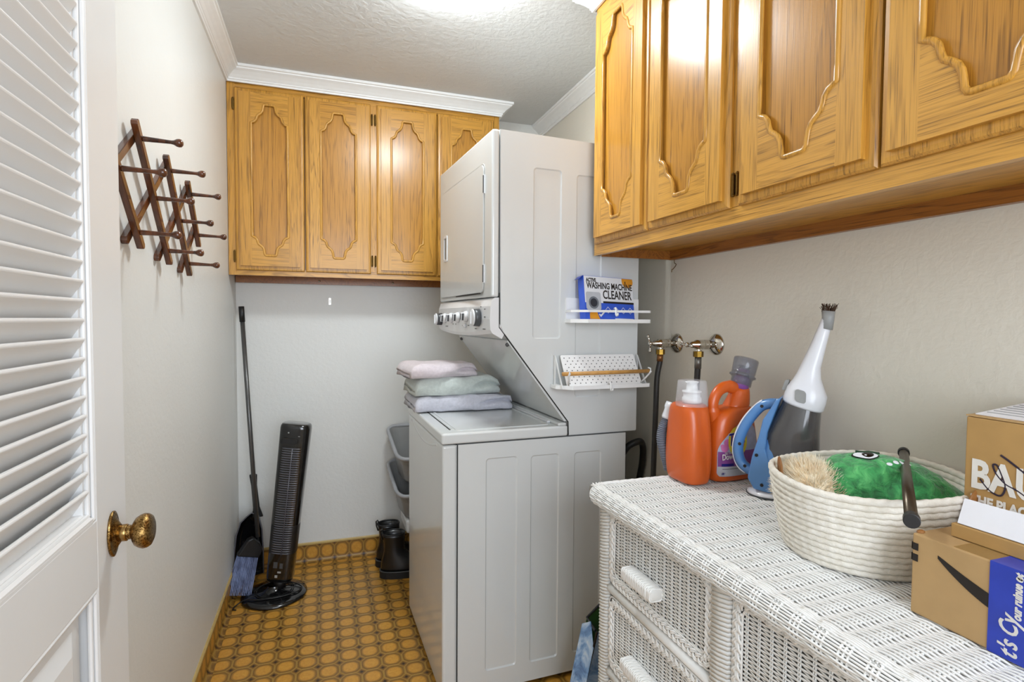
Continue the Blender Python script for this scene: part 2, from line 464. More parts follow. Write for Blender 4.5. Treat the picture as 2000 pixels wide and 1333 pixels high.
# ------------------------------------------------------------------ louvred door
dr = root('door_1', (-.3725, 1.20, 0), 'white half louvred door standing open against left wall', 'door', kind='structure')
DX0, DX1 = -.0175, .0175       # local thickness
def db(y0, y1, z0, z1, x0=DX0, x1=DX1): return bx(x0, x1, y0 - 1.20, y1 - 1.20, z0, z1)
add('stile', db(1.062, 1.20, .01, 2.03), M_door, dr, bevel=.0015)
add('stile', db(.44, .56, .01, 2.03), M_door, dr, bevel=.0015)
add('rail', db(.56, 1.062, .862, .975), M_door, dr, bevel=.0015)
add('rail', db(.56, 1.062, .01, .20), M_door, dr, bevel=.0015)
add('rail', db(.56, 1.062, 1.93, 2.03), M_door, dr, bevel=.0015)
def beads(name, y0, y1, z0, z1):
    for inset, x, r in ((.004, .0135, .0042), (.012, .009, .0038)):
        bm = B(); a0, a1, b0, b1 = y0 + inset - 1.2, y1 - inset - 1.2, z0 + inset, z1 - inset
        for p, q in (((a0, b0), (a1, b0)), ((a1, b0), (a1, b1)), ((a1, b1), (a0, b1)), ((a0, b1), (a0, b0))):
            cyl(bm, (x, p[0], p[1]), (x, q[0], q[1]), r, n=8)
        add(name, bm, M_door, dr)
beads('bead', .56, 1.062, .975, 1.93)
beads('bead', .56, 1.062, .20, .862)
# sloped ledge under the louvres
bm = B(); rings(bm, [[(.0175, y, .975), (.0175, y, .983), (.004, y, .992), (-.0175, y, .992), (-.0175, y, .975)] for y in (.565 - 1.2, 1.046 - 1.2)]); add('ledge', bm, M_door, dr)
add('bead', db(1.040, 1.062, .975, 1.93, -.012, .006), M_door, dr)
bm = B(); rings(bm, [[(-.006, a, b) for a, b in rrect(.575 - 1.2, 1.047 - 1.2, .215, .847, .002, 1)],
                     [(-.004, a, b) for a, b in rrect(.58 - 1.2, 1.042 - 1.2, .22, .842, .002, 1)],
                     [(-.003, a, b) for a, b in rrect(.605 - 1.2, 1.017 - 1.2, .245, .817, .002, 1)],
                     [(.006, a, b) for a, b in rrect(.632 - 1.2, .99 - 1.2, .272, .79, .002, 1)]])
add('panel', bm, M_door, dr)
sl = B(); prof = []
for i in range(13):
    t = PI * i / 12; prof.append((.0036 * math.sin(t), .0036 * math.cos(t)))
# slat cross section: rounded front (upper) edge, thickness .0072, slopes back and down
L = .050; sv = Vector((-.54, -.842)); nv = Vector((-.842, .54)); pr = []
for i in range(7): t = -PI / 2 + PI * i / 6; pr.append(sv * (-.0036 * math.cos(t)) + nv * (.0036 * math.sin(t)))
for i in range(7): t = PI / 2 + PI * i / 6; pr.append(sv * (L - .0036 * math.cos(t)) + nv * (.0036 * math.sin(t)))
rings(sl, [[(p.x, y, p.y) for p in pr] for y in (.57 - 1.2, 1.0405 - 1.2)])
me_sl = bpy.data.meshes.new('slat'); bmesh.ops.recalc_face_normals(sl, faces=sl.faces); sl.to_mesh(me_sl); sl.free(); me_sl.materials.append(M_door)
z = 1.028; k = 0
while z < 1.93:
    if z > 1.915: break
    add('slat', me_sl, None, dr, loc=(.0105, 0, z), rot=(0, math.radians(rnd.uniform(-1.0, 1.0)), 0)); z += .0307; k += 1
kn = add('door_knob', lathe(B(), [(.0125, .0), (.0125, .024), (.0125, .0265), (.0125, .028), (.012, .029), (.0125, .031), (.018, .033), (.0245, .037), (.0285, .043), (.0305, .049), (.0295, .055), (.026, .060), (.019, .063), (.008, .0645)],
         (.0175, -.074, .928), (1, 0, 0), 36, sy=1.0), M_knobbr, dr, smooth=True)
kn['label'] = 'antique brass egg-shaped knob'
add('collar', lathe(B(), [(.0148, 0), (.0148, .013), (.0142, .014)], (.0275, -.074, .928), (1, 0, 0), 28), M_brass_pl, kn, smooth=True)
q = lathe(B(), [(.0300, 0), (.0315, .0015), (.0315, .004), (.028, .0055), (.0265, .005), (.022, .0065), (.016, .011), (.0125, .014)], (0, 0, 0), (1, 0, 0), 40)
bmesh.ops.transform(q, matrix=Matrix.Translation((.0175, -.074, .928)) @ Matrix.Diagonal((1, .78, 1.28, 1)), verts=q.verts)
add('knob_rose', q, M_knobbr, dr, smooth=True)

# ------------------------------------------------------------------ cabinets
def ogee(a, h0, h1, flat):
    """cathedral outline; a half width, h0..h1 straight part ends, returns closed loop CCW in (s, z)"""
    half = [(1, 0), (.93, .02), (.82, .07), (.73, .17), (.695, .30), (.64, .41), (.53, .48), (.43, .56), (.37, .67), (.345, .80), (.325, .92), (.28, .985), (.22, 1.0)]
    k = a * 1.1
    top = [(x * a, h1 + y * k) for x, y in half] + [(-x * a, h1 + y * k) for x, y in half[::-1]]
    bot = [(-x * a, h0 - y * k) for x, y in half] + [(x * a, h0 - y * k) for x, y in half[::-1]]
    return top, bot
def cab_door(w_, h_, f, axis, sw, mats):
    """f(s, z, d) -> local point; s across 0..w, z up 0..h, d outwards. returns list of (name, bm, mat)"""
    out = []
    lip = [(0, .0), (0, .005), (.006, .010)]
    bm = B(); prof = [(0, 0), (0, .006), (.004, .0105), (.012, .0115)]
    rings(bm, [[f(a, b, d) for a, b in ((i, i), (w_ - i, i), (w_ - i, h_ - i), (i, h_ - i))] for i, d in prof])
    out.append(('door', bm, mats['v']))
    e = .020; d0, d1 = .011, .0225; a = w_ / 2 - e - sw; cx = w_ / 2
    k = a * 1.1
    z0, z1 = e + .050 + k, h_ - e - .050 - k
    top, bot = ogee(a, z0, z1, 0)
    def pr(loop, m, name):
        b = B(); prism(b, [loop], f, d0, d1); out.append((name, b, m))
    pr([(e, e), (e + sw, e), (e + sw, h_ - e), (e, h_ - e)], mats['v'], 'stile')
    pr([(w_ - e - sw, e), (w_ - e, e), (w_ - e, h_ - e), (w_ - e - sw, h_ - e)], mats['v'], 'stile')
    tp = [(cx + x, y) for x, y in top]                       # right to left
    pr([(e + sw, h_ - e)] + [(e + sw, z1)] + tp[::-1][1:-1] + [(w_ - e - sw, z1), (w_ - e - sw, h_ - e)], mats['h'], 'rail')
    bt = [(cx + x, y) for x, y in bot]                       # left to right
    pr([(w_ - e - sw, e), (w_ - e - sw, z0)] + bt[::-1][1:-1] + [(e + sw, z0), (e + sw, e)], mats['h'], 'rail')
    # bead that follows the shaped opening
    loop = [(cx + x * .985, y) for x, y in top] + [(cx + x * .985, y) for x, y in bot]
    b = B(); pts = []
    for i, (s_, z_) in enumerate(loop):
        s2, z2 = loop[(i + 1) % len(loop)]; n = max(1, int(math.hypot(s2 - s_, z2 - z_) / .03))
        for q_ in range(n): pts.append(f(s_ + (s2 - s_) * q_ / n, z_ + (z2 - z_) * q_ / n, .0212))
    nrm = Vector(f(0, 0, 1)) - Vector(f(0, 0, 0))
    tube(b, pts, .0062, 8, closed=True, up=nrm, flat=.8); out.append(('moulding', b, mats['v']))
    b = B(); prism(b, [[(e + sw - .004, e + .04), (w_ - e - sw + .004, e + .04), (w_ - e - sw + .004, h_ - e - .04), (e + sw - .004, h_ - e - .04)]], f, .0105, .0122)
    out.append(('panel', b, mats['p']))
    return out
def put_door(parent, parts, loc, hinge=None):
    d = None
    for nme, bm, m in parts:
        if nme == 'door': d = add(nme, bm, m, parent, loc=loc)
        else: add(nme, bm, m, d, smooth=(nme == 'moulding'))
    return d
def hinge_bm(f, s, z):
    b = B(); prism(b, [rrect(s - .006, s + .006, z - .024, z + .024, .004, 3)], f, .0005, .003)
    p0, p1 = Vector(f(s, z - .022, .005)), Vector(f(s, z + .022, .005)); cyl(b, p0, p1, .0035, n=8)
    sph(b, Vector(f(s, z + .025, .005)), .004, u=8, v=6); sph(b, Vector(f(s, z - .025, .005)), .004, u=8, v=6)
    return b
# back wall cabinet: x -.42 .. .905, z 1.49..2.40, face y 2.87
cabb = root('wall_cabinet', (.24, 2.98, 1.51), 'long oak wall cabinet with four doors hung on back wall', 'cabinet', 'oak wall cabinets')
OX, OY, OZ = .24, 2.98, 1.51
def cbx(x0, x1, y0, y1, z0, z1): return bx(x0 - OX, x1 - OX, y0 - OY, y1 - OY, z0 - OZ, z1 - OZ)
add('carcass', cbx(XL + .003, .90, 2.885, YB - .001, 1.535, 2.465), M_oak['z'], cabb)
add('face_frame', cbx(XL + .002, -.385, 2.868, 2.886, 1.512, 2.405), M_oak['z'], cabb)
add('face_frame', cbx(.876, .905, 2.868, 2.886, 1.512, 2.405), M_oak['z'], cabb)
add('face_frame', cbx(.224, .262, 2.868, 2.886, 1.5455, 2.3745), M_oak['z'], cabb)
add('face_frame', cbx(-.385, .876, 2.868, 2.886, 1.512, 1.545), M_oak['x'], cabb)
add('face_frame', cbx(-.385, .876, 2.868, 2.886, 2.375, 2.405), M_oak['x'], cabb)
add('end_panel', cbx(.888, .905, 2.886, YB - .001, 1.512, 2.465), M_oak['z'], cabb)
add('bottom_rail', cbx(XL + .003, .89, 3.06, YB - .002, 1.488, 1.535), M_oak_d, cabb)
for x in (-.02, .36): add('screw', sph(B(), (x - OX, 3.058 - OY, 1.505 - OZ), .006, u=8, v=6), M_chrome, cabb)
fb = lambda s, z, d: (s, -d, z)
mb = {'v': M_oak['z'], 'h': M_oak['x'], 'p': M_oak_p}
bdoors = [(-.386, -.085), (-.079, .228), (.258, .562), (.568, .872)]
for x0, x1 in bdoors:
    put_door(cabb, cab_door(x1 - x0, .845, fb, 'x', .05, mb), (x0 - OX, 2.867 - OY, 1.535 - OZ))
for x in (.235, .251):
    for z in (1.60, 2.305):
        add('hinge', hinge_bm(lambda s, zz, d: (s, -d, zz), x - OX, z - OZ), M_brass_h, cabb, loc=(0, 2.867 - OY, 0))
for z in (1.60, 2.305): add('hinge', hinge_bm(lambda s, zz, d: (s, -d, zz), -.392 - OX, z - OZ), M_brass_h, cabb, loc=(0, 2.867 - OY, 0))
# right wall cabinet: face x .915, y 1.75 down to 0
OX, OY, OZ = 1.08, .9, 1.56
cabr = root('wall_cabinet', (OX, OY, OZ), 'oak wall cabinet on right wall above the wicker dresser', 'cabinet', 'oak wall cabinets')
YE = 1.752; Y0 = -.04
add('carcass', cbx(.936, XR - .001, Y0, YE, 1.568, 2.465), M_oak['y'], cabr)
add('end_panel', cbx(.926, XR - .001, YE - .002, YE + .016, 1.54, 2.465), M_oak['z'], cabr)
add('face_frame', cbx(.918, .937, Y0, YE + .016, 1.54, 1.578), M_oak['y'], cabr)
add('face_frame', cbx(.918, .937, Y0, YE + .016, 2.36, 2.42), M_oak['y'], cabr)
add('end_shade_strip', cbx(.937, XR - .02, YE - .006, YE - .0022, 1.536, 1.567), M_oak_d, cabr)  # strip added in dark oak to stand for shade inside the cabinet end
for a, b in ((1.736, 1.768), (1.036, 1.074), (.355, .392)): add('face_frame', cbx(.918, .937, a, b, 1.579, 2.36), M_oak['z'], cabr)
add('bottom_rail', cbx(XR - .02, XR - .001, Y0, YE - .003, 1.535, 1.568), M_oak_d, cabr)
fr = lambda s, z, d: (-d, -s, z)
mr = {'v': M_oak['z'], 'h': M_oak['y'], 'p': M_oak_p}
for ya, yb in ((1.752, 1.417), (1.412, 1.070), (1.040, .703), (.698, .36), (.352, .01)):
    put_door(cabr, cab_door(ya - yb, .80, fr, 'y', .052, mr), (.9175 - OX, ya - OY, 1.577 - OZ))
for y in (1.062, 1.048):
    for z in (1.63, 2.3): add('hinge', hinge_bm(lambda s, zz, d: (-d, -s, zz), -(y - OY), z - OZ), M_brass_h, cabr, loc=(.9178 - OX, 0, 0))

# ------------------------------------------------------------------ ceiling light
cl_ = root('ceiling_light', (LIGHT_C[0], LIGHT_C[1], ZC), 'round white glass dome light flush on the ceiling', 'lamp')
t = NT('lit_opal_glass'); t.col(t.ramp(t.noise(t.coord('Object'), 8), [(.3, (.95, .95, .95, 1)), (.7, (1, 1, 1, 1))])); t.b.inputs['Emission Color'].default_value = (.90, .965, 1, 1); t.b.inputs['Emission Strength'].default_value = LAMP
dome = lathe(B(), [(.150, -.012), (.150, -.018), (.146, -.032), (.132, -.052), (.105, -.070), (.07, -.082), (.03, -.088), (.004, -.089)], (0, 0, 0), (0, 0, 1), 40)
bmd = add('glass_dome', dome, t.m, cl_, smooth=True)
add('base_ring', lathe(B(), [(.158, 0), (.158, -.012), (.152, -.018), (.14, -.018)], (0, 0, 0), (0, 0, 1), 40), M_white, cl_, smooth=True)

# ------------------------------------------------------------------ stacked washer and dryer
TH = math.radians(1.36)
wd = root('washer_dryer', (.370, 1.773, 0), 'tall white washer with dryer stacked on top, side facing the room', 'washer', rz=TH)
VV = .655
fs = lambda a, b, d: (a, d, b)                       # near side (towards the camera), d inwards
def sheet(outer, holes, r=.012, lip=.004, depth=.005, f=fs): return recess_face(B(), outer, holes, f, lip, depth, r)
add('lower_cabinet', bx(.046, .70, .004, VV - .004, .02, .888), M_app, wd)
add('lower_side_panel', sheet([(.053, .02), (.70, .02), (.70, .889), (.053, .889)], [(.150, .266, .090, .835), (.316, .426, .086, .832), (.486, .597, .086, .83)]), M_app, wd)
bm = B(); prism(bm, [[(0, .03), (.012, .018), (VV - .012, .018), (VV, .03), (VV, .876), (VV - .012, .889), (.012, .889), (0, .876)]], lambda a, b, d: (d, a, b), 0, .0495)
add('front_panel', bx(.0, .0495, 0, VV, .02, .889), M_app, wd, bevel=.009, seg=4)
bm = B(); pts = [(0, v, .889 - .012 - .036 * math.sin(PI * (v - .08) / .5)) for v in np.linspace(.08, .58, 24)]
tube(bm, [(p[0] + .001, p[1], p[2]) for p in pts], .006, 8, flat=.35, up=(1, 0, 0)); add('grip_crease', bm, M_app, wd, smooth=True)
add('toe_gap', bx(.049, .0525, .002, VV - .002, .02, .888), M_gap, wd)
for v in (.05, VV - .05):
    for u in (.06, .64): add('foot', cyl(B(), (u, v, 0), (u, v, .02), .018), M_blackm, wd)
# lid
lid = add('lid', bx(-.004, .458, -.004, VV - .006, .893, .930), M_app, wd, bevel=.007, seg=3)
fl = lambda a, b, d: (a, b, .9305 - d)
add('lid_seam', bx(.036, .041, .055, .60, .9300, .9308), M_gap, wd)
add('lid_seam', bx(.044, .052, .06, .60, .9300, .9312), M_app, wd)
add('lid_rim', prism(B(), [rrect(.056, .405, .035, .615, .02), rrect(.066, .395, .045, .605, .015)], lambda a, b, d: (a, b, d), .930, .9325), M_app, wd)
bm = B(); box(bm, .42, .452, -.003, .62, .930, .941); add('lid_back_rim', bm, M_app, wd, bevel=.004)
add('hinge_cover', bx(.408, .422, .07, .59, .930, .937), M_app2, wd, bevel=.003)
# upper body
up = [(.196, 1.95), (.745, 1.941), (.745, .893), (.463, .893), (.461, .942), (.200, 1.281)]
bm = B(); prism(bm, [up], lambda a, b, d: (a, d, b), .004, VV - .004); add('upper_cabinet', bm, M_app, wd)
upo = [(.1965, 1.9495), (.745, 1.9405), (.745, .896), (.4635, .896), (.4615, .942), (.2005, 1.281)]
add('upper_side_panel', sheet(upo, [(.318, .426, 1.243, 1.835), (.484, .588, 1.03, 1.826)]), M_app, wd)
add('seam', bx(.745, .748, .01, .645, .9, 1.94), M_app, wd)
bm = B(); tube(bm, [(.1955, .001, 1.400), (.1955, .001, 1.283), (.460, .001, .943), (.4615, .001, .895)], .0022, 6); add('seam_edge', bm, M_gap, wd)
# slanted splash panel
bm = B(); P_ = [(.2255, 1.232), (.452, .942)]
prism(bm, [[(.225, 1.236), (.446, .945), (.462, .945), (.240, 1.243)]], lambda a, b, d: (a, d, b), .004, VV - .006); add('splash_panel', bm, M_app, wd)
for v in (.02, VV - .03):
    add('screw', sph(B(), (.232, v, 1.222), .007, u=10, v=8), M_kdark, wd)
# dryer front shell (slightly wrapped)
def UF(v, du=0): return .168 + (.140 - .168) * v / VV + du
def fprism(z0, z1, du0, u1):
    b = B(); rings(b, [[(UF(v, du0), v, z) if k == 0 else (u1, v, z) for k, z in ((0, z0), (0, z1), (1, z1), (1, z0))] for v in (0, VV * .25, VV * .5, VV * .75, VV)]); return b
add('dryer_front', fprism(1.386, 1.949, 0, .194), M_app, wd, bevel=.007, seg=3)
ff = lambda a, b, d: (UF(a) - .0015 + d, a, b)
dd = B(); prism(dd, [rrect(.078, .634, 1.404, 1.850, .022)], lambda a, b, d: (UF(a) - .004 + d, a, b), 0, .006)
door = add('dryer_door', dd, M_app, wd, bevel=.002)
bm = B(); prism(bm, [rrect(.072, .640, 1.398, 1.856, .026), rrect(.0765, .6355, 1.4025, 1.8515, .023)], lambda a, b, d: (UF(a) - .0015 + d, a, b), 0, .003); add('door_groove', bm, plain('enamel_groove', (170, 170, 166), .4), wd)
bm = B(); box(bm, UF(.35) - .004, UF(.35) + .003, .09, .62, 1.399, 1.403); add('door_shadow_gap', bm, M_gap, wd)
add('door_handle', prism(B(), [rrect(.525, .575, 1.555, 1.665, .006), rrect(.533, .567, 1.565, 1.655, .005)], lambda a, b, d: (UF(a) - .0065 + d, a, b), 0, .004), M_app2, door)
add('handle_recess', prism(B(), [rrect(.533, .567, 1.565, 1.655, .005)], lambda a, b, d: (UF(a) - .0046 + d, a, b), 0, .001), plain('grey_recess', (140, 140, 136), .5), door)
for z in (1.78, 1.47): 
    h = add('hinge', bx(UF(.074) - .004, UF(.074) + .002, .070, .077, z - .032, z + .032), M_app2, wd)
    add('hinge_pin', cyl(B(), (UF(.074) - .005, .0735, z - .03), (UF(.074) - .005, .0735, z + .03), .0025, n=8), M_kdark, h)
# console, bulging front with curved bottom
def console():
    b = B(); rs = []
    for v in np.linspace(0, VV, 17):
        q = math.sin(PI * v / VV); bul = -.010 * q; zb = 1.262 - .014 * q
        rs.append([(.194, v, 1.384), (UF(v, .012), v, 1.384), (UF(v, .003 + bul * .3), v, 1.378), (UF(v, bul - .004), v, 1.355), (UF(v, bul - .006), v, 1.31), (UF(v, bul - .004), v, zb + .012),
                   (UF(v, bul + .003), v, zb), (.205, v, 1.243), (.215, v, 1.262), (.194, v, 1.30)])
    return rings(b, rs)
con = add('control_console', console(), M_app2, wd)
def knob(name, v, z, r, dark=True, h=.026):
    u = UF(v) - .010 * math.sin(PI * v / VV) - .006
    b = lathe(B(), [(r * 1.02, 0), (r, h * .5), (r * .97, h * .85)], (u, v, z), (-1, 0, 0), 30)
    k = add(name, b, M_kdark if dark else M_app2, wd, smooth=True)
    k2 = lathe(B(), [(r * .97, h * .85), (r * .95, h), (r * .8, h * 1.06), (.001, h * 1.07)], (u, v, z), (-1, 0, 0), 30); add('cap', k2, M_app2, k, smooth=True)
    if dark:
        add('grip', box(B(), u - h * 1.25, u - h, v - .003, v + .003, z - r * .7, z + r * .7), M_app2, k)
    return k
knob('timer_knob', .100, 1.316, .031); knob('timer_knob', .600, 1.310, .026)
for v, z in ((.52, 1.314), (.42, 1.315), (.325, 1.317), (.225, 1.320)):
    u = UF(v) - .010 * math.sin(PI * v / VV) - .006
    k = add('selector_knob', lathe(B(), [(.021, 0), (.019, .010), (.016, .013)], (u, v, z), (-1, 0, 0), 24), M_app2, wd, smooth=True)
    bm = B(); box(bm, -.024, -.010, -.0055, .0055, -.015, .015, Matrix.Translation((u, v, z)) @ Matrix.Rotation(math.radians(14), 4, 'X')); add('pointer', bm, M_app2, k, bevel=.003)
    bm = B(); box(bm, -.0245, -.0238, -.0045, .0045, -.012, .012, Matrix.Translation((u, v, z)) @ Matrix.Rotation(math.radians(14), 4, 'X'))
    box(bm, -.020, -.011, -.0058, -.0053, -.013, .013, Matrix.Translation((u, v, z)) @ Matrix.Rotation(math.radians(14), 4, 'X')); add('pointer_inlay', bm, M_kdark, k)
add('start_button', lathe(B(), [(.008, 0), (.008, .008), (.005, .011), (.001, .012)], (UF(.235) - .015, .235, 1.286), (-1, 0, 0), 20), M_app2, wd, smooth=True)
for v, z, wdt in ((.205, 1.287, .018), (.27, 1.286, .012), (.13, 1.276, .02), (.05, 1.276, .03), (.045, 1.318, .016), (.045, 1.345, .012), (.08, 1.354, .01), (.5, 1.28, .04), (.4, 1.29, .01), (.36, 1.29, .01)):
    u = UF(v) - .010 * math.sin(PI * v / VV) - .0066
    add('printed_mark', bx(u, u + .0008, v - wdt / 2, v + wdt / 2, z - .0016, z + .0016), M_print, wd)

# ------------------------------------------------------------------ magnetic shelves on the machine's side
s1 = root('magnetic_shelf', (.965, 1.787, 1.303), 'white magnetic shelf with front rail holding the blue cleaner box', 'shelf', 'white magnetic shelves on the machine', rz=TH)
def shelf_path(w2, d, c): return [(-w2, 0), (-w2, -d + c), (-w2 + c, -d), (w2 - c * .2, -d), (w2, -d + c * .2), (w2, 0)]
SW, SD = .150, .088
bm = B(); prism(bm, [shelf_path(SW, SD, .045)], lambda a, b, d: (a, b, d), 0, .003); add('tray', bm, M_white, s1)
def band(b, path, z0, z1, th=.002):
    for (p, q) in zip(path[:-1], path[1:]):
        v = Vector((q[0] - p[0], q[1] - p[1], 0)); n = Vector((v.y, -v.x, 0)).normalized() * th
        vs = [bm_v for bm_v in (b.verts.new((p[0], p[1], z0)), b.verts.new((q[0], q[1], z0)), b.verts.new((q[0], q[1], z1)), b.verts.new((p[0], p[1], z1)),
              b.verts.new((p[0] + n.x, p[1] + n.y, z0)), b.verts.new((q[0] + n.x, q[1] + n.y, z0)), b.verts.new((q[0] + n.x, q[1] + n.y, z1)), b.verts.new((p[0] + n.x, p[1] + n.y, z1)))]
        for f in ((0, 1, 2, 3), (7, 6, 5, 4), (0, 4, 5, 1), (3, 2, 6, 7), (0, 3, 7, 4), (1, 5, 6, 2)): b.faces.new([vs[i] for i in f])
    return b
add('tray_lip', band(B(), shelf_path(SW, SD, .045), -.003, .010), M_white, s1)
add('rail', band(B(), shelf_path(SW, SD, .045), .034, .042), M_white, s1)
add('back_plate', bx(-SW, SW, -.003, 0, 0, .085), M_white, s1)
def hook_bm(x, y, z):
    b = B(); pts = [(x, y + .006, z + .004), (x, y - .002, z + .006), (x, y - .005, z), (x, y - .005, z - .016), (x, y - .009, z - .022), (x, y - .016, z - .020), (x, y - .018, z - .013)]
    return tube(b, pts, .0028, 6, flat=1.4, up=(1, 0, 0))
add('hook', hook_bm(.0, -SD, .044), M_white, s1, smooth=True)
s2 = root('magnetic_shelf', (.938, 1.782, 1.073), 'white magnetic shelf with perforated back and wooden dowel rail', 'shelf', 'white magnetic shelves on the machine', rz=TH)
bm = B(); prism(bm, [shelf_path(.178, .085, .045)], lambda a, b, d: (a, b, d), 0, .003); add('tray', bm, M_white, s2)
add('tray_lip', band(B(), shelf_path(.178, .085, .045), -.003, .010), M_white, s2)
pf = plain('perforated_white_panel', (238, 238, 237), .35, var=.008)
sl_ = lambda a, b, d: (a, -.010 - .062 * (1 - b / .115) + d * .88, .006 + b * .92 - d * .4)
bm = B(); prism(bm, [rrect(-.150, .150, 0, .115, .005, 2)], sl_, 0, .002); add('perforated_panel', bm, pf, s2)
bm = B()
for r_ in range(9):
    if r_ == 5: pass
    for c_ in range(14):
        a = -.137 + c_ * .0205 + (.010 if r_ % 2 else 0); b_ = .012 + r_ * .0115
        if a > .142: continue
        prism(bm, [[(a + .0021 * math.cos(2 * PI * q / 6), b_ + .0021 * math.sin(2 * PI * q / 6)) for q in range(6)]], sl_, -.0004, .0002)
o = add('perforations', bm, M_kdark, s2); o['kind'] = 'stuff'
for sx_ in (-1, 1):
    bm = B(); prism(bm, [[(-.002, .0), (-.075, .0), (-.012, .108), (-.002, .112)], [(-.012, .012), (-.058, .012), (-.014, .09)]], lambda a, b, d: (sx_ * .168 + d, a, b), -.001, .001); add('side_bracket', bm, M_white, s2)
    bm = B(); tube(bm, [(sx_ * .145, -.07, .012), (sx_ * .152, -.088, .030), (sx_ * .160, -.102, .048), (sx_ * .160, -.110, .056), (sx_ * .160, -.106, .066), (sx_ * .160, -.094, .068)], .004, 6, flat=.6, up=(0, 1, 1)); add('dowel_hook', bm, M_white, s2, smooth=True)
add('dowel', cyl(B(), (-.182, -.098, .054), (.162, -.098, .056), .0068, n=16), M_pine, s2, smooth=True)
add('hook', hook_bm(.01, -.085, .012), M_white, s2, smooth=True)

# cleaner box
cbm = root('cleaner_box', (.963, 1.734, 1.3075), 'blue and white washing machine cleaner box leaning on upper shelf', 'box', rz=TH)
BW, BH, BD = .222, .155, .032
tilt = Matrix.Translation((.0, .008, 0)) @ Matrix.Rotation(math.radians(-9), 4, 'X') @ Matrix.Rotation(math.radians(9), 4, 'Z')
M_cb = plain('blue_carton', (52, 92, 206), .35, var=.04); M_cw = plain('white_carton_print', (226, 228, 232), .4, var=.01)
bm = B(); box(bm, -BW / 2, BW / 2, -BD / 2, BD / 2, 0, BH); 
ob = add('carton', bm, M_cb, cbm); ob.matrix_local = tilt
ff2 = lambda a, b, d: (a, -BD / 2 - .0004 - d, b)
def on_carton(name, loops, mat, d0=.0, d1=.0004):
    b = B(); prism(b, loops, ff2, d0, d1); return add(name, b, mat, ob)
on_carton('white_print', [[(-BW / 2 + .002, .06), (-.03, .06), (-.03, .066), (BW / 2, .066), (BW / 2 - .001, BH - .001), (-BW / 2 + .002, BH - .001)]], M_cw)
on_carton('black_band', [[(-.03, .060), (BW / 2, .060), (BW / 2, .067), (-.03, .067)]], M_ink, 0, .0006)
on_carton('yellow_badge', [[(.065 + .026 * math.cos(t_) + .022, BH - .012 + .022 * math.sin(t_)) for t_ in np.linspace(PI, 2 * PI, 10)] + [(.111, BH - .001), (.061, BH - .001)]], plain('amber_print', (222, 150, 34), .5), 0, .0007)
on_carton('badge_text', [[(.074, BH - .021), (.078, BH - .021), (.078, BH - .011), (.074, BH - .011)], ], M_ink, .0006, .0009)
on_carton('yellow_badge', [[(-.092, .002), (-.048, .002), (-.060, .028), (-.076, .034), (-.092, .022)]], bpy.data.materials['amber_print'], 0, .0006)
on_carton('machine_picture', [rrect(-.105, -.040, .034, .098, .008)], plain('pale_grey_print', (186, 190, 196), .5), .0004, .0008)
on_carton('machine_picture', [[(-.072 + .022 * math.cos(t_), .060 + .022 * math.sin(t_)) for t_ in np.linspace(0, 2 * PI, 24)[:-1]]], plain('mid_grey_print', (112, 118, 126), .4), .0008, .0011)
on_carton('machine_picture', [[(-.072 + .015 * math.cos(t_), .060 + .015 * math.sin(t_)) for t_ in np.linspace(0, 2 * PI, 24)[:-1]]], plain('dark_grey_print', (46, 50, 60), .4), .0011, .0014)
for x_ in (-.01, .026, .060, .092):
    on_carton('diamond_icon', [[(x_ - .012, .036), (x_, .024), (x_ + .012, .036), (x_, .048)], [(x_ - .010, .036), (x_, .026), (x_ + .010, .036), (x_, .046)]], M_cw, 0, .0005)
on_carton('small_print', [[(.02, .002), (.105, .002), (.105, .007), (.02, .007)]], M_cw, 0, .0005)
on_carton('check_mark', [[(-.052, .018), (-.044, .010), (-.026, .026), (-.029, .030), (-.044, .018), (-.049, .022)]], M_cw, 0, .0007)
def ct(body, a, b, size, sx=1, mat=None): text('lettering', body, size, mat or M_ink, ob, frame_mtx((a, -BD / 2 - .0010, b), (1, 0, 0), (0, 0, 1)), sx, thick=.0008)
ct('ACTIVE', -.100, BH - .024, .018, .72); ct('WASHING MACHINE', -.099, BH - .050, .0315, .70); ct('CLEANER', -.030, BH - .087, .043, .72)
bm = B(); vs = [bm.verts.new(p) for p in ((-BW / 2, -BD / 2, BH), (-BW / 2, BD / 2, BH), (-BW / 2 - .014, BD / 2, BH - .012), (-BW / 2 - .014, -BD / 2 + .006, BH - .012))]; bm.faces.new(vs)
sm = add('side_flap', bm, plain('deep_blue_carton', (34, 56, 150), .4), ob); sm.modifiers.new('s', 'SOLIDIFY').thickness = .0008

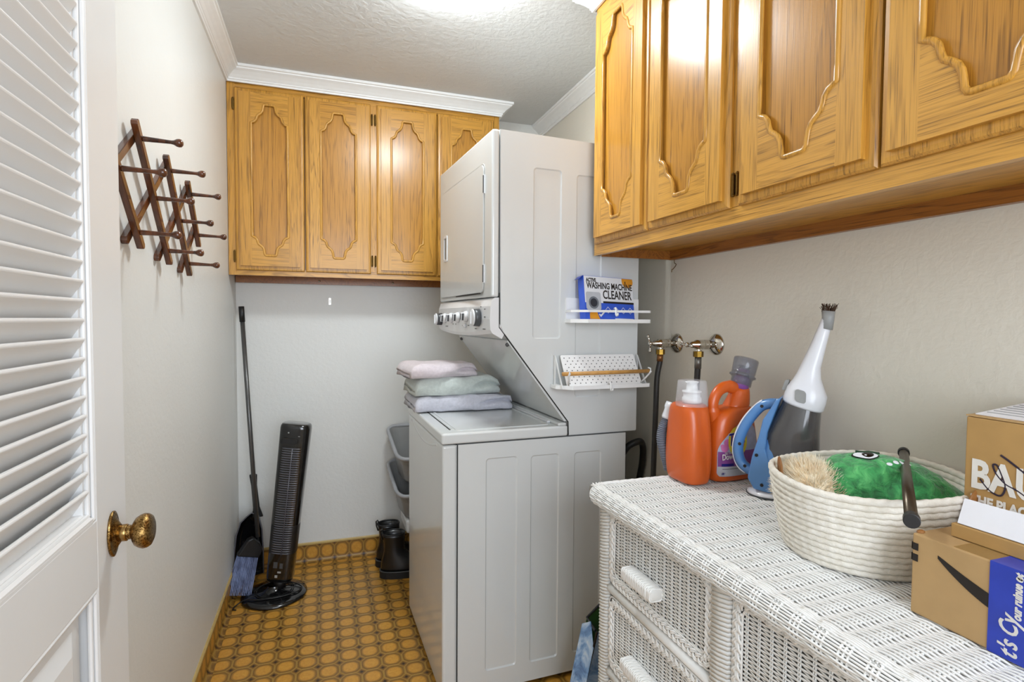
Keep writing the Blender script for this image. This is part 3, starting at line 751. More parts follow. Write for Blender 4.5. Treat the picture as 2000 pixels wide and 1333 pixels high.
# ------------------------------------------------------------------ folded towels
def towel(name, label, mat, cx, cy, z0, lu, lv, th, seed, open_=1, rz=0):
    r = root(name, (cx, cy, z0), label, 'towel', 'folded towels on the washer', rz=rz)
    rr = random.Random(seed); off = Vector((seed * 3.1, seed * 1.7, 0))
    # folded outline in (v, z): layers joined at the near side
    b = B(); n = 40; rs = []
    lay = 2
    def outline(hh, back):
        pts = []; t2 = hh / 2
        # outer path: bottom back -> near fold -> top back, then gap inwards
        for i in range(9): pts.append((lv * (1 - i / 8) * back, 0))
        for i in range(1, 22): a = -PI / 2 - PI * i / 22; pts.append((t2 * math.cos(a) * .9, t2 + t2 * math.sin(a)))
        for i in range(9): pts.append((lv * (i / 8) * back, hh))
        g = hh * .035
        pts.append((lv * back + .006, hh * .8)); pts.append((lv * back, t2 + g))
        for i in range(1, 6): pts.append((lv * back * (1 - i / 6), t2 + g))
        pts.append((t2 * .35, t2))
        for i in range(5, 0, -1): pts.append((lv * back * (1 - i / 6), t2 - g))
        pts.append((lv * back, t2 - g)); pts.append((lv * back + .006, hh * .2))
        return pts
    for i in range(n + 1):
        s = i / n; u = -lu / 2 + lu * s
        e = min(s, 1 - s) / .14; e = min(1, e); hs = th * (.56 + .44 * math.sqrt(max(0, 1 - (1 - e) ** 2)))
        ring = []
        g_ = min(1, max(0, (s - .60) / .18)); g_ = g_ * g_ * (3 - 2 * g_)
        for (v, z) in outline(hs, 1):
            if v < .02: v += .034 * g_ * math.exp(-((z - hs * (.50 + .14 * math.sin(s * 9))) / (hs * .13)) ** 2)
            p = Vector((u * 9, v * 9, z * 22)) + off
            w1 = 1.7 * noise.noise(p) ; w2 = 1.8 * noise.noise(p * 2.3 + Vector((5, 5, 5)))
            sag = -.006 * (1 if s < .1 else 0)
            sink = .25 if z < .002 else 1
            ring.append((u + .004 * w2 + (.004 * w1 if e < 1 else 0), v - lv / 2 + .006 * w1 * sink + .010 * math.sin(s * 5 + seed), max(z + (.005 * w1 + .003 * w2) * sink, 0.0)))
        rs.append(ring)
    rings(b, rs); o = add('folded_cloth', b, mat, r, smooth=True)
    # rolled inner layers peeping out at the open end
    b = B()
    for k, (z, rad) in enumerate(((th * .30, th * .17), (th * .62, th * .20))):
        pts = [(lu / 2 - .012 + .005 * noise.noise(Vector((q * 4, seed + k, 0))), -lv / 2 + .03 + (lv - .06) * q, z + .004 * noise.noise(Vector((q * 5, seed, k)))) for q in np.linspace(0, 1, 16)]
        tube(b, pts, [rad * (.75 + .5 * abs(noise.noise(Vector((q * 3, k, seed))))) for q in range(16)], 10, flat=1)
    add('inner_layer', b, mat, r, smooth=True)
    return r
def terry(name, rgb):
    t = NT(name); v = t.coord('Object'); c = lin(rgb)
    t.col(t.ramp(t.noise(v, 90, 4, .7), [(.3, tuple(x * .82 for x in c[:3]) + (1,)), (.7, c)])); t.set(rough=.95, sheen=.4)
    t.bump(t.math('ADD', t.noise(v, 700, 3), t.math('MULTIPLY', t.noise(v, 60, 3), 1.2)), .6, .003); return t.m
towel('folded_towel', 'lavender grey folded towel at the bottom of the stack', terry('lavender_terry', (206, 206, 216)), .545, 2.31, .9340, .41, .24, .062, 1, rz=TH)
towel('folded_towel', 'pale green grey folded towel in the middle of the stack', terry('sage_terry', (204, 212, 206)), .520, 2.315, .9975, .36, .22, .072, 2, rz=TH + .04)
towel('folded_towel', 'pale pink folded towel on top of the stack', terry('pink_terry', (224, 212, 216)), .455, 2.30, 1.0710, .29, .20, .056, 3, rz=TH + .12)

# ------------------------------------------------------------------ coat rack
rk = root('coat_rack', (XL, 1.72, 1.60), 'dark wooden accordion coat rack with round-ended pegs on left wall', 'coat rack')
def rp(x, y, z): return (x - XL, y - 1.72, z - 1.60)
def slat_bar(p, q, x0, x1, w=.019, ext=.045):
    P0 = Vector((p[0], p[1])); Q0 = Vector((q[0], q[1])); d = (Q0 - P0).normalized(); nn = Vector((-d.y, d.x)) * w / 2
    P0 -= d * ext; Q0 += d * ext; c = .005
    lp = [P0 + nn * .5, P0 + nn + d * c, Q0 + nn - d * c, Q0 + nn * .5, Q0 - nn * .5, Q0 - nn - d * c, P0 - nn + d * c, P0 - nn * .5]
    return prism(B(), [[(v.x, v.y) for v in lp]], lambda a, b, d_: rp(d_, a, b), x0, x1)
top = [(1.487, 1.721), (1.743, 1.712), (1.988, 1.700)]; mid = [(1.340, 1.616), (1.599, 1.608), (1.854, 1.594), (2.085, 1.585)]; bot = [(1.457, 1.502), (1.705, 1.489), (1.945, 1.477)]
WS = (-.420, -.407); FS = (-.406, -.392)
for p, q in ((bot[0], top[1]), (bot[1], top[2])): add('slat', slat_bar(p, q, *WS), M_rack, rk, bevel=.0015)
for p, q in ((mid[0], top[0]), (bot[2], mid[3])): add('slat', slat_bar(p, q, *WS), M_rack, rk, bevel=.0015)
for p, q in ((top[0], bot[1]), (top[1], bot[2])): add('slat', slat_bar(p, q, *FS), M_rack, rk, bevel=.0015)
for p, q in ((mid[0], bot[0]), (top[2], mid[3])): add('slat', slat_bar(p, q, *FS), M_rack, rk, bevel=.0015)
for (y, z) in top + mid + bot:
    if (y, z) == mid[3]: pass
    add('peg', lathe(B(), [(.0055, 0), (.0062, .004), (.0052, .03), (.0043, .058), (.0052, .064), (.0070, .067), (.0092, .071), (.0098, .0755), (.0088, .080), (.005, .083), (.001, .084)], rp(-.393, y, z), (1, 0, -.03), 16), M_rack, rk, smooth=True)

# ------------------------------------------------------------------ tower fan
fan = root('tower_fan', (-.228, 2.762, 0), 'glossy black tower fan leaning right on a round base', 'fan')
add('base', lathe(B(), [(.142, 0), (.146, .006), (.143, .013), (.12, .019), (.085, .024), (.05, .030), (.034, .040), (.030, .052)], (0, 0, 0), (0, 0, 1), 48, cap=(True, False)), M_black, fan, smooth=True)
for a in (20, 110, 200, 290):
    ca, sa = math.cos(math.radians(a)), math.sin(math.radians(a))
    add('base_seam', tube(B(), [(.05 * ca, .05 * sa, .0305), (.10 * ca, .10 * sa, .0225), (.140 * ca, .140 * sa, .0145)], .0016, 6), M_blackm, fan)
bm = B()
for R_ in (.078, .086): tube(bm, [(R_ * math.cos(t_), R_ * math.sin(t_), .0305 - (R_ - .07) * .25) for t_ in np.linspace(0, 2 * PI, 48)[:-1]], .0016, 6, closed=True)
add('base_ring', bm, M_blackm, fan)
LEAN = Matrix.Translation((.022, 0, .045)) @ Matrix.Rotation(math.radians(6.2), 4, 'Y') @ Matrix.Rotation(math.radians(-12), 4, 'Z')
def fsec(z, s=1, w=.064, d=.052): return [(w * s * math.copysign(abs(math.cos(t_)) ** .62, math.cos(t_)), d * s * math.copysign(abs(math.sin(t_)) ** .62, math.sin(t_)), z) for t_ in np.linspace(0, 2 * PI, 40)[:-1]]
def leaned(name, bm, mat, smooth=True, parent=fan):
    bmesh.ops.transform(bm, matrix=LEAN, verts=bm.verts); return add(name, bm, mat, parent, smooth=smooth)
col_ = leaned('column', rings(B(), [fsec(.03, .80), fsec(.034, .88), fsec(.05, .93), fsec(.20, .95), fsec(.55, 1.02), fsec(.752, 1.06), fsec(.764, 1.03), fsec(.772, .96), fsec(.774, .85)]), M_black)
leaned('neck', lathe(B(), [(.030, -.01), (.026, .01), (.034, .035)], (0, 0, 0), (0, 0, 1), 24), M_blackm)
bm = B()
for i in range(47):
    z = .172 + i * .0107; s = .95 + (z - .2) * .16
    pts = []
    for t_ in np.linspace(-PI * .84, -PI * .16, 12):
        x_ = .0645 * s * math.copysign(abs(math.cos(t_)) ** .62, math.cos(t_)) * .86; y_ = .052 * s * math.copysign(abs(math.sin(t_)) ** .62, math.sin(t_)) * 1.03
        pts.append((x_, y_, z + .003 * math.sin(t_)))
    tube(bm, pts, .0026, 5)
g = leaned('grille', bm, M_grille); g['kind'] = 'stuff'
leaned('grille_spine', cyl(B(), (.006, -.0545, .165), (.006, -.058, .665), .0022, n=8), M_grille)
leaned('grille_recess', rings(B(), [[(x_, y_ * 1.0, z) for x_, y_, z in fsec(z0, .95 + (z0 - .2) * .16 + .004) if True] for z0 in (.166, .668)], cap=(False, False)), M_blackm)
bm = B(); prism(bm, [rrect(-.046, .022, .684, .706, .010)], lambda a, b, d: (a, -.0565 - d, b), 0, .002); leaned('handle_slot', bm, M_blackm, False)
bm = B(); prism(bm, [rrect(-.050, .026, .680, .711, .013), rrect(-.046, .022, .684, .706, .010)], lambda a, b, d: (a, -.0560 - d, b), 0, .004); leaned('handle_rim', bm, M_black, False)
for x_, z_, sx_, sz_ in ((-.018, .736, .003, .003), (.030, .722, .004, .0015)):
    leaned('indicator', box(B(), x_ - sx_, x_ + sx_, -.0590, -.0575, z_ - sz_, z_ + sz_), M_vac_g, False)
for x_, z_, sx_, sz_ in ((.004, .082, .008, .004), (-.008, .062, .006, .006), (-.016, .115, .009, .014), (.010, .112, .007, .012)):
    leaned('spec_label', box(B(), x_ - sx_, x_ + sx_, -.0500, -.0487, z_ - sz_, z_ + sz_), M_vac_g if z_ < .1 else M_kdark, False)
pts = [(.04, -.03, .04), (.09, -.02, .036), (.115, -.03, .026), (.09, -.06, .027), (.02, -.085, .028), (-.06, -.08, .027), (-.12, -.055, .022), (-.155, -.06, .006), (-.165, -.09, .005), (-.15, -.10, .005)]
def smooth_path(pts, n=8):
    P = [Vector(p) for p in pts]; out = []
    for i in range(len(P) - 1):
        a, b, c, d = P[max(i - 1, 0)], P[i], P[i + 1], P[min(i + 2, len(P) - 1)]
        for k in range(n):
            t = k / n; out.append(.5 * ((2 * b) + (c - a) * t + (2 * a - 5 * b + 4 * c - d) * t * t + (3 * b - a - 3 * c + d) * t ** 3))
    out.append(P[-1]); return out
add('power_cord', tube(B(), smooth_path(pts), .003, 6), M_blackm, fan, smooth=True)
add('power_cord', tube(B(), smooth_path([(.0, .07, .035), (.06, .05, .034), (.12, .0, .024), (.10, -.05, .026), (.03, -.03, .036)]), .003, 6), M_blackm, fan, smooth=True)

# ------------------------------------------------------------------ broom and dustpan
br = root('broom', (-.33, 2.86, 0), 'upright broom with grey pole and blue grey bristles in corner', 'broom')
bp = lambda x, y, z: (x + .33, y - 2.86, z)
add('pole', cyl(B(), bp(-.312, 2.905, .235), bp(-.376, 2.965, 1.295), .0105, n=16), plain('grey_metal_pole', (104, 104, 103), .3, .6), br, smooth=True)
add('hand_grip', cyl(B(), bp(-.376, 2.965, 1.29), bp(-.3805, 2.968, 1.365), .013, n=16), M_blackm, br, smooth=True)
hd = B(); lp = [(-.055, -.02), (.045, -.02), (.052, .02), (.03, .052), (-.01, .075), (-.03, .06)]
hm = Matrix.Translation(bp(-.345, 2.878, .175)) @ Matrix.Rotation(math.radians(18), 4, 'Y') @ Matrix.Rotation(math.radians(15), 4, 'Z')
prism(hd, [lp], lambda a, b, d: tuple(hm @ Vector((a, d, b))), -.018, .018); add('broom_head', hd, M_blackm, br, bevel=.006)
ps = []
for i in range(42):
    a = -.050 + .090 * (i % 14) / 13 + rnd.uniform(-.0008, .0008); d = -.012 + .024 * (i // 14) / 2; fl_ = 1.0
    p0 = hm @ Vector((a, d, -.016)); p1 = hm @ Vector((a * 1.05 - .004, d * 1.5 - .045, -.08)); p2 = hm @ Vector((a * fl_ - .012, d * 2.2 - .115, -.145 + .03 * (a + .05))); p2.z = max(p2.z, .024)
    ps.append([p0, p1, p2])
tb = NT('blue_grey_bristle'); tb.col(tb.ramp(tb.noise(tb.coord('Object', (1, 1, .3)), 45, 2), [(.35, lin((84, 92, 124))), (.65, lin((136, 150, 190)))])); tb.set(rough=.5)
o = add('bristles', strands(ps, .0020, 5), tb.m, br); o['kind'] = 'stuff'
dp = root('dustpan', (-.36, 2.96, 0), 'black dustpan standing upright in the corner behind the broom', 'dustpan')
q = lambda x, y, z: (x + .36, y - 2.96, z)
# pan: curved shell standing on its edge
bm = B(); rs = []
outl = [(-.055, .02), (-.062, .06), (-.060, .14), (-.050, .22), (-.030, .275), (-.002, .30), (.02, .315), (.05, .30), (.065, .24), (.07, .14), (.07, .04)]
outl = [(a, b * 1.12) for a, b in outl]
front = [q(-.36 + a, 2.955 + .25 * a - .02 * math.cos(i * .6), b) for i, (a, b) in enumerate(outl)]
n_ = len(outl); cxp, czp = .005, .17
r0 = [q(-.36 + a, 2.955 - .035, b) for a, b in outl]; r1 = [q(-.36 + a * .97, 2.965, czp + (b - czp) * .97) for a, b in outl]; r2 = [q(-.36 + a * .55, 2.978, czp + (b - czp) * .6) for a, b in outl]
rings(bm, [r0, r1, r2], cap=(False, True)); o = add('pan', bm, M_black, dp, smooth=True); o.modifiers.new('s', 'SOLIDIFY').thickness = .003
add('pan_rim', tube(B(), r0, .0035, 6), M_grille, dp, smooth=True)
add('handle', prism(B(), [[(-.016, 0), (.034, 0), (.020, .05), (.014, .16), (.018, .215), (-.018, .215), (-.012, .16), (-.010, .05)]], lambda a, b, d: q(-.325 + a - b * .05, 2.955 + d + b * .02, .318 + b), -.008, .008), M_blackm, dp, bevel=.005)

# ------------------------------------------------------------------ stacked bins and boots
M_bin = plain('grey_bin_plastic', (150, 151, 150), .4, var=.02)
def bin_(z, label):
    r = root('stacking_bin', (.475, 2.90, z), label, 'bin', 'grey bins behind the washer')
    def sec(k, zz, drop=0, ins=0):
        out = []
        for x_, y_ in rrect(-1, 1, -1, 1, .35, 5):
            f = (1 - y_) / 2                                  # 1 at the low open front
            out.append((x_ * ((.150 - .028 * f) * k - ins) + .02 * (1 - k), y_ * (.140 * k - ins) + .03 * (1 - k), zz - drop * f))
        return out
    rs = [sec(.66, 0), sec(.70, .01), sec(.84, .12, .03), sec(1, .255, .12), sec(1, .255, .12, .004), sec(.84, .12, .03, .004), sec(.68, .008, 0, .004)]
    add('body', rings(B(), rs), M_bin, r, bevel=.001)
    add('rim', tube(B(), sec(1.02, .255, .12), .010, 8, closed=True, up=(0, 0, 1), flat=1.1), plain('light_grey_rim', (168, 170, 174), .35), r, smooth=True)
    return r
bin_(.465, 'grey open-fronted plastic bin on top of the stack behind the washer')
bin_(.275, 'grey open-fronted plastic bin under the top one, behind the washer')
lg = root('bin_stand', (.52, 2.90, 0), 'white stand carrying the grey bins above the boots', 'stand')
add('tray', bx(-.125, .11, -.11, .13, .205, .272), M_white, lg, bevel=.012)
for a in (.03, .095):
    for b_ in (-.09, .11): add('leg', bx(a - .01, a + .01, b_ - .01, b_ + .01, 0, .205), M_white, lg)
M_boot = plain('black_boot_leather', (20, 20, 21), .32, coat=.2, var=.05); M_sole = plain('black_rubber_sole', (26, 26, 27), .6)
def boot(x, y, rz, label):
    r = root('boot', (x, y, 0), label, 'boot', 'black boots by the back wall', rz=rz)
    def sec(cx, rx, ry, z, n=24): return [(cx + rx * math.copysign(abs(math.cos(t_)) ** .85, math.cos(t_)), ry * math.copysign(abs(math.sin(t_)) ** .85, math.sin(t_)), z) for t_ in np.linspace(0, 2 * PI, n + 1)[:-1]]
    rs = [sec(.055, .122, .046, .035), sec(.055, .124, .048, .05), sec(.052, .120, .046, .07), sec(.035, .100, .043, .09), sec(.010, .068, .040, .11), sec(0, .054, .038, .135), sec(-.002, .052, .040, .17), sec(-.004, .055, .044, .205), sec(-.006, .058, .047, .222),
          sec(-.006, .053, .042, .222), sec(-.004, .048, .037, .19), sec(0, .046, .034, .15)]
    b = rings(B(), rs); add('upper', b, M_boot, r, smooth=True)
    def soleloop(s): return [(.055 + .130 * s * math.copysign(abs(math.cos(t_)) ** .8, math.cos(t_)), .052 * s * math.copysign(abs(math.sin(t_)) ** .8, math.sin(t_))) for t_ in np.linspace(0, 2 * PI, 33)[:-1]]
    add('sole', prism(B(), [soleloop(1)], lambda a, b_, d: (a, b_, d), 0, .034), M_sole, r, bevel=.005)
    add('welt', tube(B(), [(a, b_, .036) for a, b_ in soleloop(.985)], .003, 6, closed=True), M_kdark, r, smooth=True)
    add('collar', tube(B(), sec(-.006, .0555, .0445, .222), .0042, 8, closed=True), M_blackm, r, smooth=True)
    add('pull_tab', tube(B(), [(-.060, 0, .190), (-.068, 0, .215), (-.070, 0, .238), (-.062, 0, .244), (-.056, 0, .232)], .004, 6, flat=2, up=(0, 1, 0)), M_blackm, r, smooth=True)
    b = B()
    for i in range(4):
        z = .10 + i * .028; xx = .062 - i * .004 + (.02 if i == 0 else 0)
        tube(b, [(xx - .012, -.028, z), (xx + .002, 0, z + .008), (xx - .012, .028, z)], .0022, 5)
    add('laces', b, M_blackm, r); return r
boot(.335, 2.79, math.radians(-4), 'black leather ankle boot, the nearer one of the pair')
boot(.325, 2.93, math.radians(4), 'black leather ankle boot, the one behind against the wall')

# ------------------------------------------------------------------ wall hook, cabinet hook
hk = root('wall_hook', (.032, YB, 1.40), 'small metal hook screwed into back wall under the cabinet', 'hook')
add('plate', bx(-.006, .006, -.0025, 0, -.018, .018), M_chrome, hk, bevel=.001)
add('prong', tube(B(), [(0, -.002, .008), (0, -.016, .006), (0, -.022, -.002), (0, -.018, -.010)], .0022, 6), M_kdark, hk, smooth=True)
ch = root('cup_hook', (1.222, 1.72, 1.535), 'tiny bent wire hook under the right oak cabinet', 'hook')
add('shank', tube(B(), smooth_path([(0, 0, .004), (0, 0, -.012), (.002, -.008, -.020), (0, .006, -.034), (0, .014, -.036), (0, .016, -.046)], 5), .0014, 6), M_brass_h, ch, smooth=True)

# ------------------------------------------------------------------ pipes, valves, hoses
vp = root('vent_pipe', (1.185, 2.02, 0), 'grey painted pipe rising behind the dryer', 'pipe')
add('pipe', cyl(B(), (0, 0, 0), (0, 0, 1.9), .022, n=20), plain('grey_pipe_paint', (150, 148, 144), .5), vp, smooth=True)
add('coupling', cyl(B(), (0, 0, .95), (0, 0, 1.02), .027, n=20), bpy.data.materials['grey_pipe_paint'], vp, smooth=True)
def valve(y, zz, label, handle_first):
    r = root('water_valve', (XR, y, zz), label, 'valve', 'chrome water valves on the right wall')
    add('flange', lathe(B(), [(.036, 0), (.036, -.003), (.033, -.007), (.022, -.014), (.013, -.018)], (0, 0, 0), (1, 0, 0), 32), M_chrome, r, smooth=True)
    add('body', lathe(B(), [(.012, -.016), (.012, -.03), (.016, -.033), (.016, -.048), (.013, -.052), (.016, -.056), (.016, -.082), (.011, -.086), (.010, -.10), (.006, -.102), (.006, -.112)], (0, 0, 0), (1, 0, 0), 24), M_chrome, r, smooth=True)
    add('outlet', cyl(B(), (-.073, 0, -.004), (-.073, 0, -.034), .0115, n=16), M_chrome, r, smooth=True)
    add('brass_nut', cyl(B(), (-.073, 0, -.022), (-.073, 0, -.040), .0165, n=8), M_brass, r)
    b = B()
    lathe(b, [(.006, -.108), (.008, -.112), (.008, -.120), (.004, -.123)], (0, 0, 0), (1, 0, 0), 14)
    angs = (75, 255) if handle_first else (5, 185)
    for a in angs:
        dv = Vector((-.005, .026 * math.cos(math.radians(a)), .026 * math.sin(math.radians(a)))); c = Vector((-.116, 0, 0))
        tube(b, [c, c + dv * .7, c + dv], [.0042, .0036, .0055], 8)
        sph(b, c + dv * 1.05, .006, u=8, v=6)
    add('tap_handle', b, M_chrome, r, smooth=True); return r
valve(1.718, 1.226, 'chrome water valve on wall nearest the dryer', True)
valve(1.503, 1.231, 'chrome water valve on wall above the detergent bottles', False)
h1 = root('water_hose', (1.167, 1.718, 1.19), 'black rubber hose hanging from the valve nearest the dryer', 'hose', 'black water hoses')
add('hose', tube(B(), smooth_path([(0, 0, -.004), (-.001, 0, -.03), (-.012, .0, -.09), (-.022, -.01, -.20), (-.028, -.01, -.45), (-.028, 0, -.80), (-.02, .06, -1.10), (.0, .16, -1.17)]), .0098, 12), M_rubber, h1, smooth=True)
add('ferrule', cyl(B(), (0, 0, -.003), (-.002, 0, -.03), .0115, n=14), plain('old_copper', (140, 96, 58), .4, .8), h1, smooth=True)
h2 = root('water_hose', (1.167, 1.503, 1.194), 'black rubber hose hanging behind the detergent bottles', 'hose', 'black water hoses')
add('hose', tube(B(), smooth_path([(0, 0, -.004), (0, .002, -.05), (-.003, .004, -.15), (-.005, .01, -.36), (.01, .02, -.7), (.02, .1, -1.05), (.0, .25, -1.18)]), .0098, 12), M_rubber, h2, smooth=True)
add('ferrule', cyl(B(), (0, 0, -.003), (0, .001, -.042), .0112, n=14), plain('dull_metal', (120, 118, 112), .4, .8), h2, smooth=True)
lc = root('drain_hose', (1.17, 1.90, .60), 'black drain hose looped behind the washer', 'hose')
add('hose', tube(B(), smooth_path([(.04, .06, -.58), (.045, .04, -.30), (.045, .03, .0), (.045, .0, .14), (.025, -.03, .215), (-.01, -.05, .235), (-.055, -.03, .20), (-.07, 0, .10), (-.07, .02, -.2), (-.07, .05, -.58)]), .013, 12), M_blackm, lc, smooth=True)

# ------------------------------------------------------------------ wicker dresser
DT, DFX, DYN, DYF = .86, .682, .22, 1.360      # top height, front edge x, near and far y
dz_ = root('wicker_dresser', (.96, .77, 0), 'white painted wicker dresser against the right wall', 'dresser')
ox, oy = .96, .77
def dbx(x0, x1, y0, y1, z0, z1): return bx(x0 - ox, x1 - ox, y0 - oy, y1 - oy, z0, z1)
def off(P): return np.asarray(P, float) - np.array([ox, oy, 0])
add('top_board', dbx(DFX + .012, 1.225, DYN, DYF - .012, .815, DT - .008), M_wback, dz_)
BP = .042                                       # band pitch
def weave_top():
    ps = []; xs = np.arange(DFX + .016, 1.222, .00445)
    y = np.arange(DYN, DYF - .014, BP / 4)
    for i, x in enumerate(xs):
        z = DT - .0045 + .0030 * np.cos(PI * (y - DYN) / BP + PI * (i % 2)) + .0005 * math.sin(i * 12.9)
        jx = .0007 * np.sin(y * 31 + i)
        ps.append(off(np.stack([x + jx, y, z], 1)))
    return strands(ps, .0023, 4)
o = add('woven_top', weave_top(), M_wick, dz_); o['kind'] = 'stuff'
# stakes under the weave, running to the wall
ps = [off([(DFX + .01, y + d, DT - .0045), (1.222, y + d, DT - .0045)]) for y in np.arange(DYN, DYF - .01, BP) for d in (-.006, 0, .006)]
o = add('stakes', strands(ps, .0022, 4), M_wickw, dz_); o['kind'] = 'stuff'
# rolled edge: strands along the front, round the far corner, along the far end
RC = .024; zc_ = DT - RC - .002
def edge_paths():
    ps = []
    for k, a in enumerate(np.arange(78, 236, 11)):
        t_ = math.radians(a); dx, dz2 = -math.cos(t_), math.sin(t_)        # outward offset, height
        o_ = RC * dx
        pts = []
        y = np.arange(DYN, DYF - .040, BP / 6)
        wob = .0016 * np.cos(2 * PI * (y - DYN) / BP * .5 + PI * k)
        for yy, w_ in zip(y, wob): pts.append((DFX + .024 - o_ * 1 - w_ * dx if False else DFX + .024 + math.cos(t_) * (RC + w_), yy, zc_ + math.sin(t_) * (RC + w_)))
        cx_, cy_ = DFX + .024 + .028, DYF - .024 - .028
        rr_ = .028 - math.cos(t_) * RC
        for b_ in np.linspace(5, 85, 7):
            br_ = math.radians(b_); pts.append((cx_ - rr_ * math.cos(br_), cy_ + rr_ * math.sin(br_), zc_ + math.sin(t_) * RC))
        for xx in np.arange(cx_ + .01, 1.215, .012):
            w2 = .0014 * math.cos(2 * PI * xx / .05 + PI * k); pts.append((xx, DYF - .024 - math.cos(t_) * (RC + w2), zc_ + math.sin(t_) * (RC + w2)))
        ps.append(off(pts))
    return ps
o = add('woven_edge', strands(edge_paths(), .0021, 5, up=(.3, .2, 1)), M_wick, dz_); o['kind'] = 'stuff'
ps = []
for y in np.arange(DYN, DYF - .04, BP):
    for d in (-.0075, 0, .0075):
        ps.append(off([(DFX + .024 + (RC - .0008) * math.cos(math.radians(a)), y + d + (a - 150) * 0, zc_ + (RC - .0008) * math.sin(math.radians(a))) for a in range(70, 241, 17)]))
for x in np.arange(DFX + .06, 1.21, BP):
    for d in (-.0075, 0, .0075):
        ps.append(off([(x + d, DYF - .024 - (RC - .0008) * math.cos(math.radians(a)), zc_ + (RC - .0008) * math.sin(math.radians(a))) for a in range(70, 241, 17)]))
for b_ in np.linspace(10, 80, 5):
    ps.append(off([(DFX + .052 - (.028 - math.cos(math.radians(a)) * (RC - .001)) * math.cos(math.radians(b_)), DYF - .052 + (.028 - math.cos(math.radians(a)) * (RC - .001)) * math.sin(math.radians(b_)), zc_ + (RC - .001) * math.sin(math.radians(a))) for a in range(70, 241, 17)]))
o = add('edge_stakes', strands(ps, .0021, 5, up=(0, 1, .2)), M_wick, dz_); o['kind'] = 'stuff'
bm = B(); tube(bm, off([(DFX + .024, DYN, zc_), (DFX + .024, DYF - .05, zc_), (DFX + .031, DYF - .033, zc_), (DFX + .05, DYF - .024, zc_), (1.22, DYF - .024, zc_)]), .0205, 12); add('edge_core', bm, plain('edge_core_grey', (120, 118, 112), .8), dz_, smooth=True)
# carcass
FXF = .714                                       # drawer face plane x
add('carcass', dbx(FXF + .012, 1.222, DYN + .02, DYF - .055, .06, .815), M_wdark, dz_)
def wrapped(name, p0, p1, w_, d_, pitch, slant, horizontal=False):
    """post of square section wound with cane; p0, p1 = centre ends (along z or y)"""
    b = B(); p0 = Vector(p0); p1 = Vector(p1); L_ = (p1 - p0).length; ax = (p1 - p0).normalized()
    if horizontal: box(b, p0.x - d_ / 2, p0.x + d_ / 2, p0.y, p1.y, p0.z - w_ / 2, p0.z + w_ / 2)
    else: box(b, p0.x - d_ / 2, p0.x + d_ / 2, p0.y - w_ / 2, p0.y + w_ / 2, p0.z, p1.z)
    bmesh.ops.translate(b, vec=(-ox, -oy, 0), verts=b.verts)
    o_ = add(name, b, M_wickw, dz_, bevel=.003)
    ps_ = []; n = int(L_ / pitch); h = w_ / 2; g = d_ / 2
    for i in range(n):
        s = (i + .5) * pitch
        if horizontal: loop = [(p0.x + g, s, -h), (p0.x - g - .0008, s, -h - .0008), (p0.x - g - .0014, s, 0), (p0.x - g - .0008, s, h + .0008), (p0.x + g, s, h)]; pts = [(x, p0.y + yy, p0.z + zz) for x, yy, zz in loop]
        else:
            loop = [(g, h, 0), (-g - .0008, h + .0008, 0), (-g - .0014, 0, slant / 2), (-g - .0008, -h - .0008, slant), (g, -h, slant)]; pts = [(p0.x + x, p0.y + yy, min(p0.z + s + zz, p1.z)) for x, yy, zz in loop]
        ps_.append(off(pts))
    w3 = add('cane_winding', strands(ps_, pitch * .46, 6, up=(1, 0, .2)), M_wickw, o_); w3['kind'] = 'stuff'
    return o_
PX = FXF + .006
yA0, yA1 = .852, 1.262; yB0, yB1 = .40, .804
wrapped('post', (PX, 1.280, .0), (PX, 1.280, .828), .032, .030, .0088, .010)
wrapped('post', (PX, .828, .0), (PX, .828, .828), .042, .030, .0088, .010)
wrapped('post', (PX, .372, .0), (PX, .372, .828), .046, .030, .0088, .010)
wrapped('rail', (PX, DYN + .02, .826), (PX, 1.295, .828), .016, .026, .004, 0, True)
zs = [(.618, .817), (.392, .586), (.166, .360)]
for z in (.602, .376, .150, .070):
    for a, b_ in ((yB0 - .005, yB1 + .004), (yA0 - .004, yA1 + .003)):
        bm = B(); tube(bm, off([(PX - .004, a, z), (PX - .004, b_, z)]), .0125, 14); o_ = add('rail', bm, M_wickw, dz_, smooth=True)
